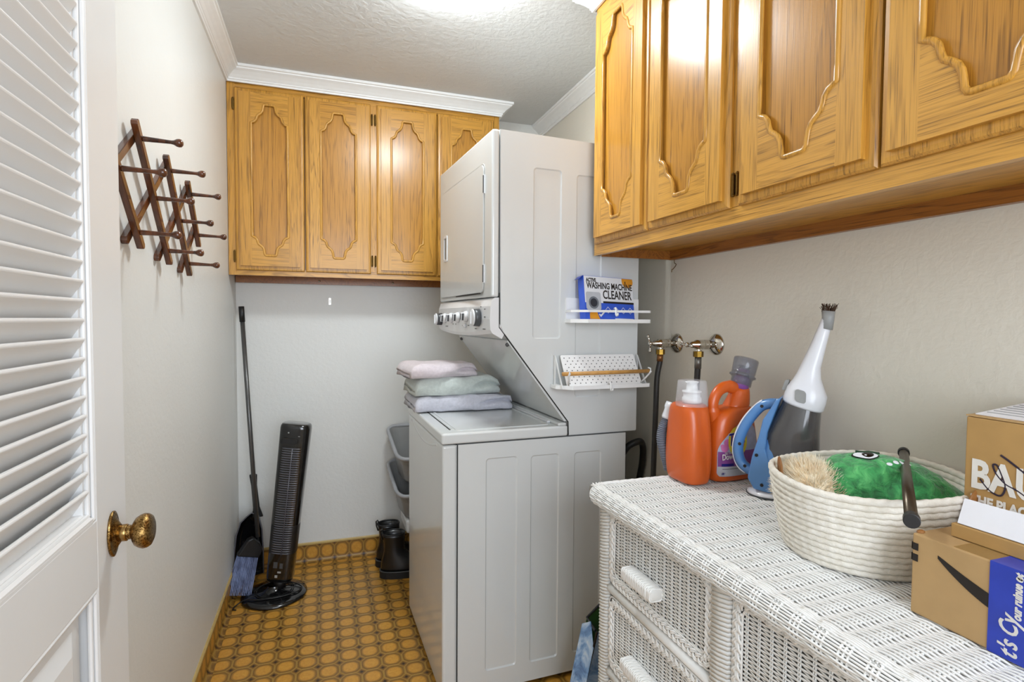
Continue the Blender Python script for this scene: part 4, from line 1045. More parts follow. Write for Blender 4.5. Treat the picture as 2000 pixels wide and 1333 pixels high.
# end panel of far side
add('side_panel', dbx(.73, 1.21, 1.284, 1.290, .08, .82), M_wback, dz_)
ps = []
for i, z in enumerate(np.arange(.09, .815, .006)):
    x = np.arange(.745, 1.21, .012); ps.append(off(np.stack([x, 1.294 + .002 * np.cos(PI * x / .024 + PI * i), np.full_like(x, z)], 1)))
o = add('woven_side', strands(ps, .0026, 4, up=(0, 1, 0)), M_wick, dz_); o['kind'] = 'stuff'
def drawer(y0, y1, z0, z1):
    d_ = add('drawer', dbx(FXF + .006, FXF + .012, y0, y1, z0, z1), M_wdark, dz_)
    by0, by1, bz0, bz1 = y0 + .028, y1 - .028, z0 + .024, z1 - .024
    ps = []; zz = np.arange(bz0, bz1, .0039); SP = .0285
    y = np.arange(by0, by1, SP / 5)
    for i, z in enumerate(zz):
        x = FXF + .0015 - .0026 * np.cos(PI * (y - by0) / SP + PI * (i % 2)); ps.append(off(np.stack([x, y, z + .0004 * np.sin(y * 60 + i)], 1)))
    f = add('woven_front', strands(ps, .00175, 4, up=(1, 0, 0)), M_wick, d_); f['kind'] = 'stuff'
    ps = [off([(FXF + .001, y_ + dd_, bz0), (FXF + .001, y_ + dd_, bz1)]) for y_ in np.arange(by0, by1 + .001, SP) for dd_ in (-.002, .002)]
    f = add('stakes', strands(ps, .0016, 4, up=(1, 0, 0)), M_wick, d_); f['kind'] = 'stuff'
    # plaited border
    lp = rrect(y0 + .014, y1 - .014, z0 + .012, z1 - .012, .022, 6); lp.append(lp[0])
    seg = []; tot = 0
    for (a, b_), (c_, e_) in zip(lp[:-1], lp[1:]):
        L_ = math.hypot(c_ - a, e_ - b_); n = max(1, int(L_ / .0035))
        for k in range(n): seg.append((a + (c_ - a) * k / n, b_ + (e_ - b_) * k / n, (c_ - a) / L_, (e_ - b_) / L_, tot + L_ * k / n))
        tot += L_
    nper = round(tot / .052); ps = []
    for ph in range(3):
        for dd_ in (-.0022, .0022):
            P = []
            for (a, b_, ta, tb_, s) in seg + seg[:1]:
                t_ = 2 * PI * (s / tot * nper) + ph * 2 * PI / 3; ofs = .0074 * math.sin(t_) + dd_; dep = .003 * math.sin(2 * t_)
                P.append((FXF - .003 + dep, a - tb_ * ofs, b_ + ta * ofs))
            ps.append(off(P))
    add('plaited_border', strands(ps, .0024, 5, up=(1, 0, 0)), M_wick, d_)['kind'] = 'stuff'
    ps = []
    for ins in (.002, .0245):
        lp2 = rrect(y0 + ins, y1 - ins, z0 + ins, z1 - ins * .95, .02, 6); lp2.append(lp2[0]); ps.append(off([(FXF - .001, a, b_) for a, b_ in lp2]))
    add('border_cord', strands(ps, .0024, 6, up=(1, 0, 0)), M_wick, d_)
    # woven bar handle
    cy, cz = (y0 + y1) / 2 + (.03 if y0 > .8 else 0), z0 + .078
    hb = B(); HL, HH, HP = .062, .014, .034
    rs = []
    for t_, sc in ((-1, .72), (-.97, .9), (-.6, 1), (0, 1.0), (.6, 1), (.97, .9), (1, .72)):
        rs.append([(FXF - HP * .5 + a * sc - ox, cy + t_ * HL - oy, cz + b_ * sc) for a, b_ in rrect(-HP * .5, HP * .5, -HH, HH, .008, 3)])
    rings(hb, rs); h = add('drawer_handle', hb, M_wickw, d_, smooth=True)
    ps = []
    for i in range(24):
        t_ = -.96 + 1.92 * i / 23; sc = (1 if abs(t_) < .75 else .93) * 1.04
        l3 = rrect(-HP * .5 * sc, HP * .5 * sc, -HH * sc, HH * sc, .008, 4); l3.append(l3[0])
        ps.append(off([(FXF - HP * .5 + a, cy + t_ * HL + .0012 * math.sin(k * 1.5 + PI * i), cz + b_) for k, (a, b_) in enumerate(l3)]))
    add('handle_winding', strands(ps, .0026, 5, up=(0, 1, 0)), M_wick, h)['kind'] = 'stuff'
    return d_
for z0, z1 in zs:
    drawer(yA0, yA1, z0, z1); drawer(yB0, yB1, z0, z1)

# ------------------------------------------------------------------ tote bag between washer and dresser
tg = root('tote_bag', (.80, 1.50, 0), 'blue denim print tote bag with black edging between washer and dresser', 'bag')
tm = NT('blue_denim_print'); _v = tm.coord('Object', (1, 1, 1)); _n = tm.noise(_v, 11, 5, .6, 1.6)
tm.col(tm.ramp(_n, [(.30, lin((52, 84, 136))), (.44, lin((112, 152, 200))), (.56, lin((170, 196, 224))), (.68, lin((226, 232, 238)))])); tm.set(rough=.35)
tp = [(-.105, .0), (.085, .0), (.090, .24), (.070, .29), (-.015, .378), (-.055, .365), (-.085, .20)]
tp = [(-.09, .003), (.10, .003), (.10, .27), (.055, .30), (-.012, .352), (-.035, .20)]
def tf(a, b, d): return (a, d - .03 + .02 * math.sin(b * 9) , b)
add('front_panel', prism(B(), [tp], tf, 0, .002), tm.m, tg)
add('back_panel', prism(B(), [[(-.09, .003), (.10, .003), (.10, .40), (.060, .392), (.0, .345), (-.035, .20)]], lambda a, b, d: (a, .06 + d, b), 0, .002), plain('green_print', (66, 112, 46), .4, var=.15, nscale=20), tg)
add('side_panel', prism(B(), [[(-.03, .003), (.06, .003), (.06, .33), (.015, .36), (-.03, .30)]], lambda a, b, d: (-.09 + b * .22 + d, a, b), 0, .002), tm.m, tg)
add('edging', tube(B(), [tf(a, b, -.001) for a, b in [(-.09, .003), (-.035, .20), (-.012, .352)]], .004, 6), M_blackm, tg)
add('edging', tube(B(), [(-.012, -.02, .350), (.0, .06, .347), (.060, .06, .394), (.10, .06, .40)], .004, 6), M_blackm, tg)
add('strap', tube(B(), smooth_path([(.06, .05, .40), (.085, .03, .36), (.08, .0, .28), (.095, -.03, .24)]), .007, 8, flat=.4), M_blackm, tg, smooth=True)
add('grommet', tube(B(), [(.085 + .012 * math.cos(t_), .0, .335 + .018 * math.sin(t_)) for t_ in np.linspace(0, 2 * PI, 20)[:-1]], .003, 6, closed=True), M_chrome, tg, smooth=True)

# ------------------------------------------------------------------ detergent bottles
def se(cx, cy, rx, ry, z, e=.55, n=48, rot=0):
    out = []
    for t_ in np.linspace(0, 2 * PI, n + 1)[:-1]:
        x_ = rx * math.copysign(abs(math.cos(t_)) ** e, math.cos(t_)); y_ = ry * math.copysign(abs(math.sin(t_)) ** e, math.sin(t_))
        out.append((cx + x_ * math.cos(rot) - y_ * math.sin(rot), cy + x_ * math.sin(rot) + y_ * math.cos(rot), z))
    return out
ZT = DT + .0008
# left bottle, narrow side to the room
ba = root('detergent_bottle', (.966, 1.280, ZT), 'plain orange detergent bottle with clear cap, left of the labelled one', 'bottle', 'orange detergent bottles')
rs = []
for z, rx, ry, cx in ((0, .030, .058, 0), (.004, .037, .066, 0), (.012, .041, .070, 0), (.05, .045, .074, 0), (.09, .0455, .074, 0), (.13, .044, .071, .0), (.17, .0425, .066, .0), (.20, .042, .060, .0), (.212, .0405, .054, .0), (.219, .036, .045, .0), (.221, .030, .036, .0)):
    ring = se(cx, 0, rx, ry, z, .62)
    ring = [(x, y * .90, zz) for x, y, zz in ring]
    if .03 < z < .205:                     # moulded flute on the narrow side
        ring = [(x, y + (.006 * math.exp(-((x - .010 + (z - .1) * .12) / .007) ** 2) if y < -.03 else 0), zz) for x, y, zz in ring]
    rs.append(ring)
add('body', rings(B(), rs), M_orange, ba, smooth=True, sub=1)
add('spout', lathe(B(), [(.026, .222), (.026, .236), (.023, .238), (.023, .250), (.026, .251), (.026, .255), (.016, .257), (.014, .275), (.018, .280), (.012, .282)], (.0, -.012, 0), (0, 0, 1), 32), M_white, ba, smooth=True)
cp_ = add('clear_cap', lathe(B(), [(.0445, .214), (.0435, .232), (.041, .262), (.0395, .281), (.037, .2845), (.001, .286)], (.0, -.012, 0), (0, 0, 1), 40, cap=(False, False)), M_clear, ba, smooth=True)
cp_.modifiers.new('s', 'SOLIDIFY').thickness = .0012
cp_['label'] = 'clear plastic measuring cap'
# right bottle with handle and label
RB = math.radians(5)
bb = root('detergent_bottle', (1.097, 1.268, ZT), 'orange detergent bottle with printed label and tilted smoky cap', 'bottle', 'orange detergent bottles', rz=RB)
# body cross sections: x is width
bb.scale = (1, 1, 1.06)
bsec = [(0, 0, .072, .036), (.004, 0, .079, .042), (.014, .001, .0825, .045), (.05, .002, .084, .046), (.09, .001, .083, .046), (.12, -.001, .079, .045), (.150, -.002, .073, .043), (.172, .0, .067, .041), (.188, .008, .056, .038), (.198, .018, .040, .033)]
add('body', rings(B(), [se(cx, 0, rx, ry, z, .62) for z, cx, rx, ry in bsec]), M_orange, bb, smooth=True, sub=1)
def bsurf(x, z):
    zs_ = [b[0] for b in bsec]; cx = np.interp(z, zs_, [b[1] for b in bsec]); rx = np.interp(z, zs_, [b[2] for b in bsec]); ry = np.interp(z, zs_, [b[3] for b in bsec])
    c = min(1, abs((x - cx) / rx)) ** (1 / .62); return -ry * max(0, 1 - c * c) ** (.62 / 2)
# shoulder rising to the neck on the right, handle arch on the left
add('shoulder', rings(B(), [se(.014, 0, .040, .034, .182, .75), se(.024, 0, .036, .031, .20, .8), se(.032, 0, .031, .028, .220, .9), se(.036, 0, .0275, .0255, .236, 1, ), se(.037, 0, .025, .024, .246, 1)]), M_orange, bb, smooth=True, sub=1)
add('handle', tube(B(), smooth_path([(-.055, 0, .160), (-.064, 0, .192), (-.060, 0, .218), (-.040, 0, .240), (-.010, 0, .248), (.022, 0, .240)]), [.019] * 8 + [.0155] * 25 + [.017] * 8, 16, flat=.85, up=(0, 1, 0)), M_orange, bb, smooth=True)
NA = Vector((.30, 0, .95)).normalized(); NO = Vector((.034, 0, .238))
add('spout', lathe(B(), [(.0235, 0), (.0235, .030), (.021, .034), (.018, .036), (.017, .056)], NO, NA, 32), M_purple, bb, smooth=True)
add('inner_spout', lathe(B(), [(.0185, .028), (.0185, .046), (.015, .048), (.013, .062), (.018, .064)], NO, NA, 28), M_kdark, bb, smooth=True)
cp_ = add('smoky_cap', lathe(B(), [(.0285, .012), (.029, .030), (.032, .034), (.0365, .036), (.0365, .040), (.0325, .042), (.0335, .060), (.0345, .082), (.033, .086), (.001, .088)], NO, NA, 40, cap=(False, False)), M_smoke, bb, smooth=True)
cp_.modifiers.new('s', 'SOLIDIFY').thickness = .0014
# label
def patch(name, loop_f, mat, ofs, z0, z1, nz=14, nx=10, parent=None):
    """curved sticker: for each height loop_f gives (x0, x1)"""
    b = B(); rows = []
    for k in range(nz + 1):
        z = z0 + (z1 - z0) * k / nz; xx = loop_f(z)
        rows.append([b.verts.new((x, bsurf(x, z) - ofs, z)) for x in np.linspace(xx[0], xx[1], nx)])
    for r0_, r1_ in zip(rows[:-1], rows[1:]):
        for i in range(nx - 1): b.faces.new([r0_[i], r0_[i + 1], r1_[i + 1], r1_[i]])
    return add(name, b, mat, parent or bb, smooth=True)
def lab(z):
    if z < .024: e_ = .006 * (1 - max(0, (z - .018)) / .006)
    else: e_ = 0
    xl = -.075 + e_ if z < .080 else -.075 + .070 * ((z - .080) / .077) ** 2.0
    xr = .060 if z < .12 else .060 - .030 * ((z - .12) / .037) ** 2
    return xl, xr
lo = .0012
label_ = patch('label', lab, plain('lavender_label', (186, 190, 216), .35, var=.08, nscale=60), lo, .018, .156, 30)
label_['label'] = 'printed label with yellow ringed logo'
patch('label_print', lambda z: (lab(z)[0] + .001, lab(z)[1]), plain('purple_label', (140, 74, 146), .35, var=.06), lo + .0003, .044, .083, parent=label_)
patch('label_print', lambda z: (lab(z)[0] + .001, lab(z)[1]), plain('silver_label', (186, 186, 190), .35), lo + .0003, .019, .044, parent=label_)
M_pink = plain('pink_flower', (206, 112, 168), .4, var=.1)
for cx, cz, r_ in ((-.058, .092, .010), (-.050, .106, .011), (-.064, .098, .005)):
    patch('label_print', lambda z, cx=cx, cz=cz, r_=r_: (cx - math.sqrt(max(1e-9, r_ * r_ - (z - cz) ** 2)), cx + math.sqrt(max(1e-9, r_ * r_ - (z - cz) ** 2))), M_pink, lo + .0006, cz - r_, cz + r_, 8, parent=label_)
LX, LZ = -.016, .108
for rr_, m_, of_ in ((.041, plain('logo_yellow', (238, 214, 52), .35), .0009), (.030, plain('logo_orange', (228, 120, 26), .35), .0012), (.019, bpy.data.materials['logo_yellow'], .0015), (.012, plain('logo_orange_core', (232, 160, 40), .35), .0018)):
    patch('logo_ring', lambda z, rr_=rr_: (LX - .8 * math.sqrt(max(1e-9, rr_ * rr_ - (z - LZ) ** 2)), min(.060, LX + .8 * math.sqrt(max(1e-9, rr_ * rr_ - (z - LZ) ** 2)))), m_, lo + of_, LZ - rr_, LZ + rr_, 16, parent=label_)
M_navy = plain('navy_print', (36, 30, 120), .4)
def bt(body, x, z, size, mat, sx=1, shear=0, o_=.0035, tilt=0, thick=0, dy=0):
    y = bsurf(x + size * .6, z + size * .4) - o_
    t_ = text('lettering', body, size, mat, label_, frame_mtx((x, min(y, bsurf(x, z) - o_) if False else y, z), (math.cos(tilt), dy, math.sin(tilt)), (0, 0, 1)), sx, shear=shear, thick=thick); return t_
bt('Tide', LX - .036, LZ - .018, .046, M_wprint, .72, .12, .0042, .08, .0014); bt('Tide', LX - .036, LZ - .018, .046, M_navy, .72, .12, .0050, .08, .0004)
bt('Downy', -.070, .058, .022, M_wprint, .85, 0, .0035, .04, .0004, -.05)
bt('ULTRA', -.060, .0745, .009, M_wprint, .9, 0, .003, .04, 0, -.1)
patch('label_print', lambda z: (-.066, -.030), M_navy, lo + .0009, .045, .052, 2, parent=label_)
bt('128 FL OZ (1 GAL)', -.068, .022, .0075, M_navy, .8, 0, .003, 0, .0001, -.08)
patch('label_print', lambda z: (-.064, -.014), M_print, lo + .0009, .037, .0385, 1, parent=label_)

# ribbed hose with white end behind the bottles
rh = root('ribbed_hose', (.955, 1.352, DT + .001), 'grey ribbed hose with white end behind the orange bottles', 'hose')
path = smooth_path([(.0, .0, .0135), (-.012, .0, .05), (-.027, .0, .10), (-.024, .0, .135), (-.010, .0, .160)], 14)
add('hose', tube(B(), path, [.0125 + (.0025 if i % 2 else 0) for i in range(len(path))], 16), plain('ribbed_grey_hose', (104, 108, 120), .5), rh, smooth=False)
add('hose_end', lathe(B(), [(.015, 0), (.018, .006), (.018, .03), (.021, .034), (.021, .05)], path[-1], (.45, 0, 1), 24), M_vac_w, rh, smooth=True)

# ------------------------------------------------------------------ handheld vacuum
vd = Vector((.59, -.81, 0)).normalized(); vn = Vector((.81, .59, 0)).normalized()      # profile plane and its normal (pointing away from camera)
VO = Vector((1.10, 1.105, 0))
vac = root('handheld_vacuum', (VO.x, VO.y, ZT), 'blue and white handheld vacuum standing with its nozzle up', 'vacuum')
def vp_(s, z, d=0): return Vector((vd.x * s + vn.x * d, vd.y * s + vn.y * d, z - ZT))
def vsec(s, z, rs_, rd, tilt_, n=28, e=.8):
    """ring around an axis point; tilt_ is lean to the right, rs_ radius in profile, rd radius in depth"""
    out = []; ct, st = math.cos(tilt_), math.sin(tilt_)
    for t_ in np.linspace(0, 2 * PI, n + 1)[:-1]:
        a = rs_ * math.copysign(abs(math.cos(t_)) ** e, math.cos(t_)); d = rd * math.copysign(abs(math.sin(t_)) ** e, math.sin(t_))
        out.append(vp_(s + a * ct, z - a * st, d))
    return out
T0 = math.radians(16)
add('charging_base', rings(B(), [vsec(-.010, ZT, .052, .052, 0, 32, 1), vsec(-.010, ZT + .004, .054, .054, 0, 32, 1), vsec(-.010, ZT + .010, .050, .050, 0, 32, 1), vsec(-.008, ZT + .016, .032, .032, 0, 32, 1)]), M_vac_w, vac, smooth=True)
add('base_foot', rings(B(), [vsec(-.010, ZT + .0, .0555, .0555, 0, 32, 1), vsec(-.010, ZT + .003, .0555, .0555, 0, 32, 1)]), M_kdark, vac)
add('motor_body', rings(B(), [vsec(-.004, ZT + .018, .030, .028, .1), vsec(-.004, ZT + .03, .040, .038, .12), vsec(.002, ZT + .07, .048, .044, .16), vsec(.014, .97, .050, .046, .2), vsec(.022, 1.0, .048, .044, .24)]), M_vac_b, vac, smooth=True)
add('dust_bowl', rings(B(), [vsec(.030, .952, .050, .048, .30), vsec(.036, .975, .062, .052, .30), vsec(.042, 1.01, .0625, .054, .28), vsec(.050, 1.05, .053, .050, .26), vsec(.061, 1.10, .044, .044, .26), vsec(.0625, 1.106, .043, .043, .26)]), M_bowl, vac, smooth=True)
# blue cheek plate in front of the bowl, running up to the handle
ck = [(-.055, .905), (-.040, .880), (.000, .875), (.030, .885), (.035, .92), (.012, .935), (-.004, .955), (-.014, .985), (-.010, 1.03), (.004, 1.075), (.018, 1.118), (.008, 1.115), (-.005, 1.09), (-.022, 1.060), (-.030, 1.02), (-.046, .96)]
add('cheek_plate', prism(B(), [ck], lambda a, b, d: vp_(a, b, d), -.046, .046), M_vac_b, vac, bevel=.004, seg=3)
bowlc = plain('smoke_grey', (92, 90, 88), .2, coat=.5)
hp = smooth_path([tuple(vp_(-.050, .912)), tuple(vp_(-.078, .930)), tuple(vp_(-.089, .962)), tuple(vp_(-.085, 1.000)), tuple(vp_(-.066, 1.045)), tuple(vp_(-.038, 1.084)), tuple(vp_(-.016, 1.096)), tuple(vp_(.006, 1.098))], 6)
add('handle', tube(B(), hp, .0135, 14, flat=1.1, up=tuple(vn)), M_vac_b, vac, smooth=True)
add('handle_trim', tube(B(), [Vector(p) + (Vector(p) - vp_(-.02, 1.0)).normalized() * .0125 for p in hp[3:-10]], .0035, 8, flat=2.4, up=tuple(vn)), M_vac_w, vac, smooth=True)
for s, z in ((-.082, .985), (-.068, .928), (-.030, 1.090), (-.034, .968), (-.020, .893)):
    add('screw_hole', lathe(B(), [(.0042, 0), (.0042, .0012)], vp_(s, z, -.047 if s > -.04 and z < 1.05 else -.0148), tuple(-vn), 14), M_ink, vac)
nz_ = [vsec(.062, 1.098, .045, .045, .27), vsec(.063, 1.103, .0475, .047, .27), vsec(.067, 1.118, .0475, .047, .27), vsec(.071, 1.135, .046, .044, .28), vsec(.073, 1.155, .036, .036, .28), vsec(.074, 1.175, .0275, .029, .26), vsec(.078, 1.20, .022, .024, .24), vsec(.095, 1.26, .0165, .018, .22), vsec(.110, 1.315, .0125, .015, .20), vsec(.1105, 1.318, .010, .012, .20)]
add('nozzle', rings(B(), nz_), M_vac_w, vac, smooth=True)
add('release_button', prism(B(), [rrect(.050, .074, 1.112, 1.142, .007, 4)], lambda a, b, d: vp_(a, b - (a - .062) * .25, d), -.0500, -.038), M_vac_g, vac, bevel=.002)
add('side_latch', prism(B(), [rrect(.018, .028, 1.135, 1.162, .004, 3)], lambda a, b, d: vp_(a + (b - 1.148) * .3, b, d), -.010, .010), M_vac_g, vac, bevel=.002)
add('brush_clip', rings(B(), [vsec(.108, 1.292, .0145, .0165, .2), vsec(.112, 1.318, .0135, .016, .15), vsec(.112, 1.336, .015, .017, .1)]), M_vac_g, vac, smooth=True)
ps = []
for i in range(90):
    a = rnd.uniform(-.013, .013); d = rnd.uniform(-.012, .012); h = rnd.uniform(.010, .022)
    ps.append([vp_(.112 + a, 1.333, d), vp_(.113 + a * 1.1, 1.333 + h * .6, d), vp_(.114 + a * 1.35 + rnd.uniform(-.003, .003), 1.333 + h, d * 1.2)])
o = add('bristles', strands(ps, .0007, 3), M_bris, vac); o['kind'] = 'stuff'

# ------------------------------------------------------------------ rope basket and contents
bk = root('rope_basket', (1.030, .792, ZT), 'oval cream cotton rope basket full of toys on the dresser', 'basket')
RT = math.radians(17); ZH = .150
def bell(k, r_off=0, n=96, nz_=0):
    """point ring at height fraction k"""
    a = .166 + .034 * k ** .8; b_ = .140 + .030 * k ** .8; out = []
    for t_ in np.linspace(0, 2 * PI, n + 1)[:-1]:
        x, y = (a + r_off) * math.cos(t_), (b_ + r_off) * math.sin(t_)
        out.append((x * math.cos(RT) - y * math.sin(RT), x * math.sin(RT) + y * math.cos(RT)))
    return out
NR = 13; rp_ = ZH / NR; ps = []
for i in range(NR):
    k = (i + .5) / NR; z = (i + .5) * rp_; base = bell(k, 0, 220)
    ps.append([(x + .0004 * math.sin(j * PI / 2 * 1) * (x / .2), y + .0004 * math.sin(j * PI / 2) * (y / .16), z + .0007 * math.sin(j * PI / 2 + i) + (.003 * math.sin(j * 2 * PI / 220 * 3 + 1) if i > 9 else 0)) for j, (x, y) in enumerate(base + base[:1])])
o = add('coiled_rope', strands(ps, rp_ * .58, 8), M_rope, bk)
btm = B(); rings(btm, [[(x, y, .001) for x, y in bell(0, .0)], [(x, y, .008) for x, y in bell(0, .0)]]); add('bottom', btm, M_rope, bk)
def strap(ang, up_):
    a0 = math.radians(ang); c, s = math.cos(a0), math.sin(a0)
    def pt(t_, z, ro): 
        k = min(1, max(0, z / ZH)); a = .166 + .034 * k ** .8 + ro; b_ = .140 + .030 * k ** .8 + ro; x, y = a * math.cos(t_), b_ * math.sin(t_); return (x * math.cos(RT) - y * math.sin(RT), x * math.sin(RT) + y * math.cos(RT), z)
    return pt
for a0, ro in ((math.radians(128), -.012), (math.radians(262), .012)):
    pt = strap(0, 0); b = B()
    pts = [pt(a0 - .16, .09, ro), pt(a0 - .16, .12, ro), pt(a0 - .14, .150, ro * 1.2), pt(a0 - .05, .160, ro * 1.2), pt(a0 + .05, .160, ro * 1.2), pt(a0 + .14, .150, ro * 1.2), pt(a0 + .16, .12, ro), pt(a0 + .16, .09, ro)]
    tube(b, smooth_path(pts, 5), .010, 8, flat=.25, up=pt(a0, .1, 1)); add('leather_handle', b, M_leather, bk, smooth=True)
# fluffy cream toy
ft = root('fluffy_toy', (.952, .858, ZT + .088), 'fluffy cream long-haired toy in left end of rope basket', 'toy')
el = (.058, .078, .075); core = sph(B(), (0, 0, 0), 1, *[e * .9 for e in el], u=20, v=14); M_fur = NT('cream_fur'); M_fur.col(M_fur.ramp(M_fur.noise(M_fur.coord('Object'), 70, 3), [(.3, lin((246, 222, 182))), (.65, lin((255, 247, 226)))])); M_fur.set(rough=.9, sheen=.3); M_fur = M_fur.m
add('body', core, M_fur, ft, smooth=True)
ps = []
for i in range(2600):
    t_ = rnd.uniform(0, 2 * PI); cz = rnd.uniform(-.1, 1); sn = math.sqrt(1 - cz * cz); d = Vector((sn * math.cos(t_), sn * math.sin(t_), cz))
    p = Vector((d.x * el[0], d.y * el[1], d.z * el[2])) * .88; h = rnd.uniform(.012, .024)
    d2 = (d + Vector((rnd.uniform(-.4, .4), rnd.uniform(-.4, .4), rnd.uniform(-.1, .4)))).normalized()
    ps.append([p, p + d * h * .5, p + d * h * .45 + d2 * h * .6])
o = add('fur', strands(ps, .0011, 3, taper=lambda s: 1 - .85 * s), M_fur, ft); o['kind'] = 'stuff'
# green plush
gp = root('plush_toy', (1.066, .770, ZT + .094), 'green crinkled plush toy with one eye in the rope basket', 'toy')
M_gr = NT('green_plush'); _v = M_gr.coord('Object'); _n = M_gr.noise(_v, 45, 4, .6, .6)
M_gr.col(M_gr.ramp(_n, [(.32, lin((26, 100, 50))), (.5, lin((50, 150, 78))), (.7, lin((94, 190, 108)))])); M_gr.bump(_n, 1.0, .010); M_gr.set(rough=.6, sheen=.3); M_gr = M_gr.m
GA = math.radians(-42)            # long axis
def gpt(u, t_, k=1):
    """u -1..1 along the body, t_ around"""
    r = .092 * max(0, 1 - abs(u) ** 5.0) ** .5 * (1 - .33 * max(0, u)) ; L_ = .138
    n_ = noise.noise(Vector((u * 6, math.cos(t_) * 2.4, math.sin(t_) * 2.4)))
    r = (r + (.006 * n_ if abs(u) < .98 else 0)) * k
    x, y, z = u * L_, r * math.cos(t_) * .82, r * math.sin(t_) * .95 - .030 * max(0, u) ** 1.5
    return Vector((x * math.cos(GA) - y * math.sin(GA), x * math.sin(GA) + y * math.cos(GA), z))
add('body', rings(B(), [[gpt(math.sin(uu), t_) for t_ in np.linspace(0, 2 * PI, 41)[:-1]] for uu in np.linspace(-PI / 2 * .995, PI / 2 * .995, 36)]), M_gr, gp, smooth=True)
def gdecal(name, uf, mat, k, n=18, parent=None):
    b = B(); vs_ = [b.verts.new(gpt(u, t_, k)) for u, t_ in uf]; c0 = b.verts.new(sum((v.co for v in vs_), Vector()) / len(vs_) * 1.012)
    for i in range(len(vs_)): b.faces.new([vs_[i], vs_[(i + 1) % len(vs_)], c0])
    return add(name, b, mat, parent or gp, smooth=True)
def ell(cu, ct_, ru, rt): return [(cu + ru * math.cos(q), ct_ + rt * math.sin(q)) for q in np.linspace(0, 2 * PI, 21)[:-1]]
EYU, EYT = -.36, math.radians(100)
eye = gdecal('eye', ell(EYU, EYT, .175, .15), plain('dark_eye_rim', (16, 40, 24), .5), 1.02)
gdecal('eye_white', ell(EYU, EYT, .155, .125), M_cw, 1.032, parent=eye)
gdecal('pupil', ell(EYU + .03, EYT - .01, .075, .095), M_black, 1.045, parent=eye)
gdecal('eye_glint', ell(EYU + .0, EYT + .03, .016, .02), M_cw, 1.06, parent=eye)
for k in range(4): gdecal('tooth', ell(-.10 + k * .085, math.radians(118 - k * 5), .036, .05), M_cw, 1.03)
b = B(); tube(b, [gpt(EYU - .10 + .30 * q, EYT - .26 - .10 * (q - .4) ** 2, 1.02) for q in np.linspace(0, 1, 8)], .003, 6); add('eyebrow', b, plain('dark_green', (14, 58, 28), .6), gp, smooth=True)
yt = root('yellow_toy', (.985, .878, ZT + .09), 'small yellow plush scrap behind the green toy', 'toy')
b = sph(B(), (0, 0, 0), .03, 1, .8, 1.1, 14, 10)
for v in b.verts: v.co += v.co.normalized() * .006 * noise.noise(v.co * 60)
add('body', b, plain('yellow_plush', (196, 186, 40), .8, var=.1, bump=.5), yt, smooth=True)
# metal rod lying across the basket
rd = root('metal_rod', (1.0, .68, 1.02), 'dark bronze metal rod lying across the rope basket', 'rod')
ra, rb = Vector((1.178, .829, 1.030)), Vector((.800, .548, 1.024)); RO = Vector((1.0, .68, 1.02))
M_rod = plain('bronze_metal', (92, 82, 70), .3, .8, var=.05)
add('tube', cyl(B(), ra - RO, rb - RO, .0088, n=20), M_rod, rd, smooth=True)
dr_ = (rb - ra).normalized()
for p, s in ((ra, -1), (rb, 1)): add('end_cap', cyl(B(), p - RO - dr_ * s * .012, p - RO + dr_ * s * .004, .0108, n=20), M_blackm, rd, smooth=False, bevel=.001)

# ------------------------------------------------------------------ cardboard boxes
lb = root('shipping_box', (.99, .42, ZT), 'brown shipping box with black swoosh and blue tape, on the dresser', 'box')
BX0, BY1, BHt = .860 - .99, .587 - .42, .124
lbo = add('carton', bx(BX0, .042, -.20, BY1, 0, BHt), M_kraft, lb, bevel=.0025)
fx = lambda a, b, d: (BX0 - .0004 - d, BY1 - a, b)     # a: distance from the far corner towards the camera
def onbox(name, loops, mat, d=.0006, par=None): return add(name, prism(B(), loops, fx, 0, d), mat, par or lbo)
sw1 = []; sw2 = []
for q_ in np.linspace(0, 1, 22):
    a = .038 + .16 * q_; zc2 = .101 - .105 * q_ + .062 * q_ ** 2; wd_ = .0026 + .0085 * math.sin(PI * min(1, q_ * 1.0)) ** .8
    sw1.append((a, zc2 + wd_ * .9)); sw2.append((a, zc2 - wd_ * .9))
sw = onbox('printed_swoosh', [sw1 + sw2[::-1]], M_ink, .0005)
for z in (.104, .087): onbox('printed_square', [[(.0015, z - .0055), (.0095, z - .0055), (.0095, z + .0055), (.0015, z + .0055)]], M_ink)
for z in (.104, .087): add('printed_square', bx(BX0 + .0, BX0 + .006, BY1 + .0002, BY1 + .0008, z - .0055, z + .0055), M_ink, lbo)
tape = onbox('blue_tape', [[(.105, -.0002), (.19, -.0002), (.19, BHt + .0006), (.105, BHt + .0006)]], M_btape, .0009)
add('blue_tape', bx(BX0 - .0008, BX0 + .06, BY1 - .19, BY1 - .105, BHt + .0002, BHt + .0009), M_btape, lbo)
for s_, sz, z0_ in (("t's Cy", .030, .004), ('our ruinue e', .014, .058), ('ot', .012, .112)):
    mt = frame_mtx((BX0 - .0016, BY1 - .145, z0_), (0, 0, 1), (0, 1, 0)); tt = text('lettering', s_, sz, M_wprint, tape, mt, .8, shear=.25, thick=.0006)
add('top_tape', bx(BX0 + .002, .04, .06, .11, BHt, BHt + .0006), clear('parcel_tape', (200, 160, 100), .6, .12), lbo)
add('torn_corner', sph(B(), (BX0 + .012, BY1 - .004, BHt + .001), .007, 1, .7, .5, 8, 6), M_leather, lbo)
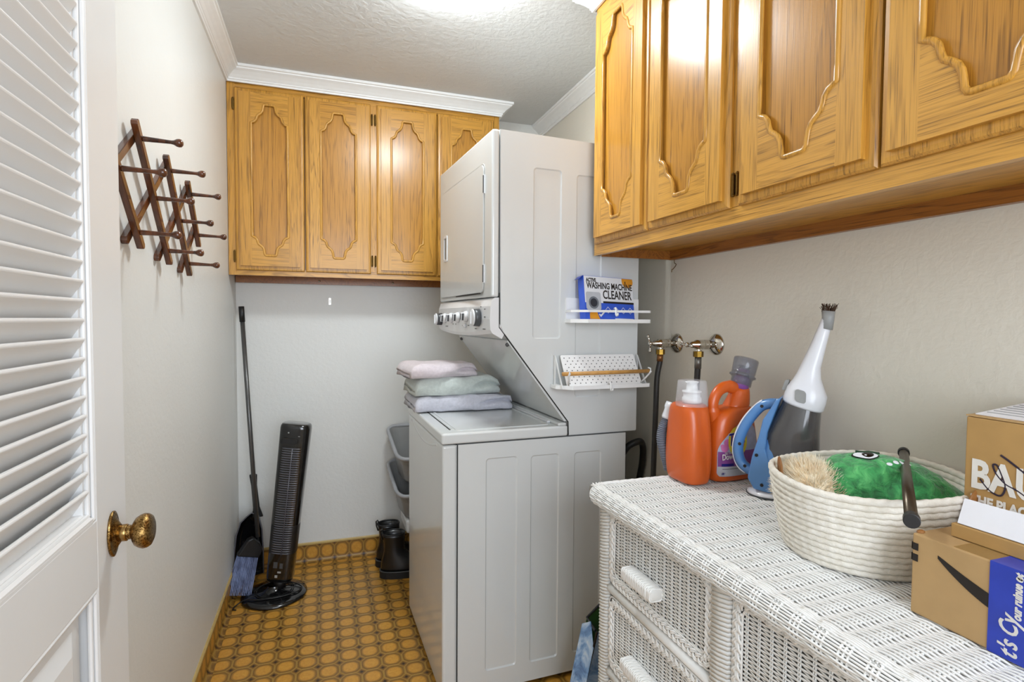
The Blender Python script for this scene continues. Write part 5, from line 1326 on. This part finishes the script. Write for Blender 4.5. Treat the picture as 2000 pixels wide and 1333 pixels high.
# flat white and brown package lying on top
fpk = root('flat_package', (.98, .44, ZT + BHt + .0012), 'white topped flat package lying on the shipping box', 'package')
p0 = Vector((.897 - .98, .557 - .44, 0))
add('brown_tray', bx(-.080, .048, -.22, .118, 0, .020), M_kraft2, fpk, bevel=.001)
bm = B(); rings(bm, [[(-.076, y, .0215), (-.072, y, .0205), (-.058, y, .056), (-.062, y, .0575)] for y in (-.22, .112)]); add('white_flap', bm, M_paper, fpk)
add('white_lid', bx(-.074, .048, -.22, .112, .0205, .026), M_paper, fpk)
# tall box behind with big white letters
tb_ = root('carton_box', (1.14, .45, ZT), 'tall brown box with large white letters and marker scribble', 'box')
CX0, CY1, CH = 1.035 - 1.14, .624 - .45, .290
cbo = add('carton', bx(CX0, .085, -.22, CY1, 0, CH), M_kraft2, tb_, bevel=.002)
fc_ = lambda a, b, d: (CX0 - .0004 - d, CY1 - a, b)
def bl(body, a, z, size, sx, th_): 
    t_ = text('lettering', body, size, M_wprint, cbo, frame_mtx((CX0 - .0010, CY1 - a, z), (0, -1, 0), (0, 0, 1)), sx, thick=th_); return t_
bl('BAU', .0095, .160, .066, .78, .0022); bl('THE PLACE', .0115, .140, .022, .80, .0009)
sc = [(a_, z_ - .020) for a_, z_ in ((.024, .2085), (.038, .1935), (.054, .189), (.060, .205), (.054, .224), (.0475, .237), (.042, .236), (.047, .223), (.060, .210), (.078, .203), (.10, .19))]
add('marker_scribble', tube(B(), [fc_(p.x, p.y, .0006) for p in smooth_path([(a, b, 0) for a, b in sc], 8)], .0016, 6, flat=.3, up=(1, 0, 0)), M_scrib, cbo)
add('marker_scribble', tube(B(), [fc_(p.x, p.y, .0006) for p in smooth_path([(.052, .235, 0), (.064, .228, 0), (.085, .214, 0)], 8)], .0018, 6, flat=.3, up=(1, 0, 0)), M_scrib, cbo)
add('top_flap', bx(CX0 - .0005, .06, -.22, CY1 + .0005, CH + .0008, CH + .0032), M_kraft, cbo)
b = B(); rings(b, [[(CX0 + .012, y, CH + .0035), (.085, y, CH + .020), (.085, y, CH + .0215), (CX0 + .012, y, CH + .005)] for y in (-.22, CY1 - .006)]); add('white_label', b, M_paper, cbo)
for i in range(9):
    t_ = (i + 1) / 10; add('printed_line', bx(CX0 + .014 + .170 * t_, CX0 + .0158 + .170 * t_, -.21, CY1 - .012, CH + .0052 + .0163 * t_, CH + .0058 + .0163 * t_ + .0003), M_vac_g, cbo)
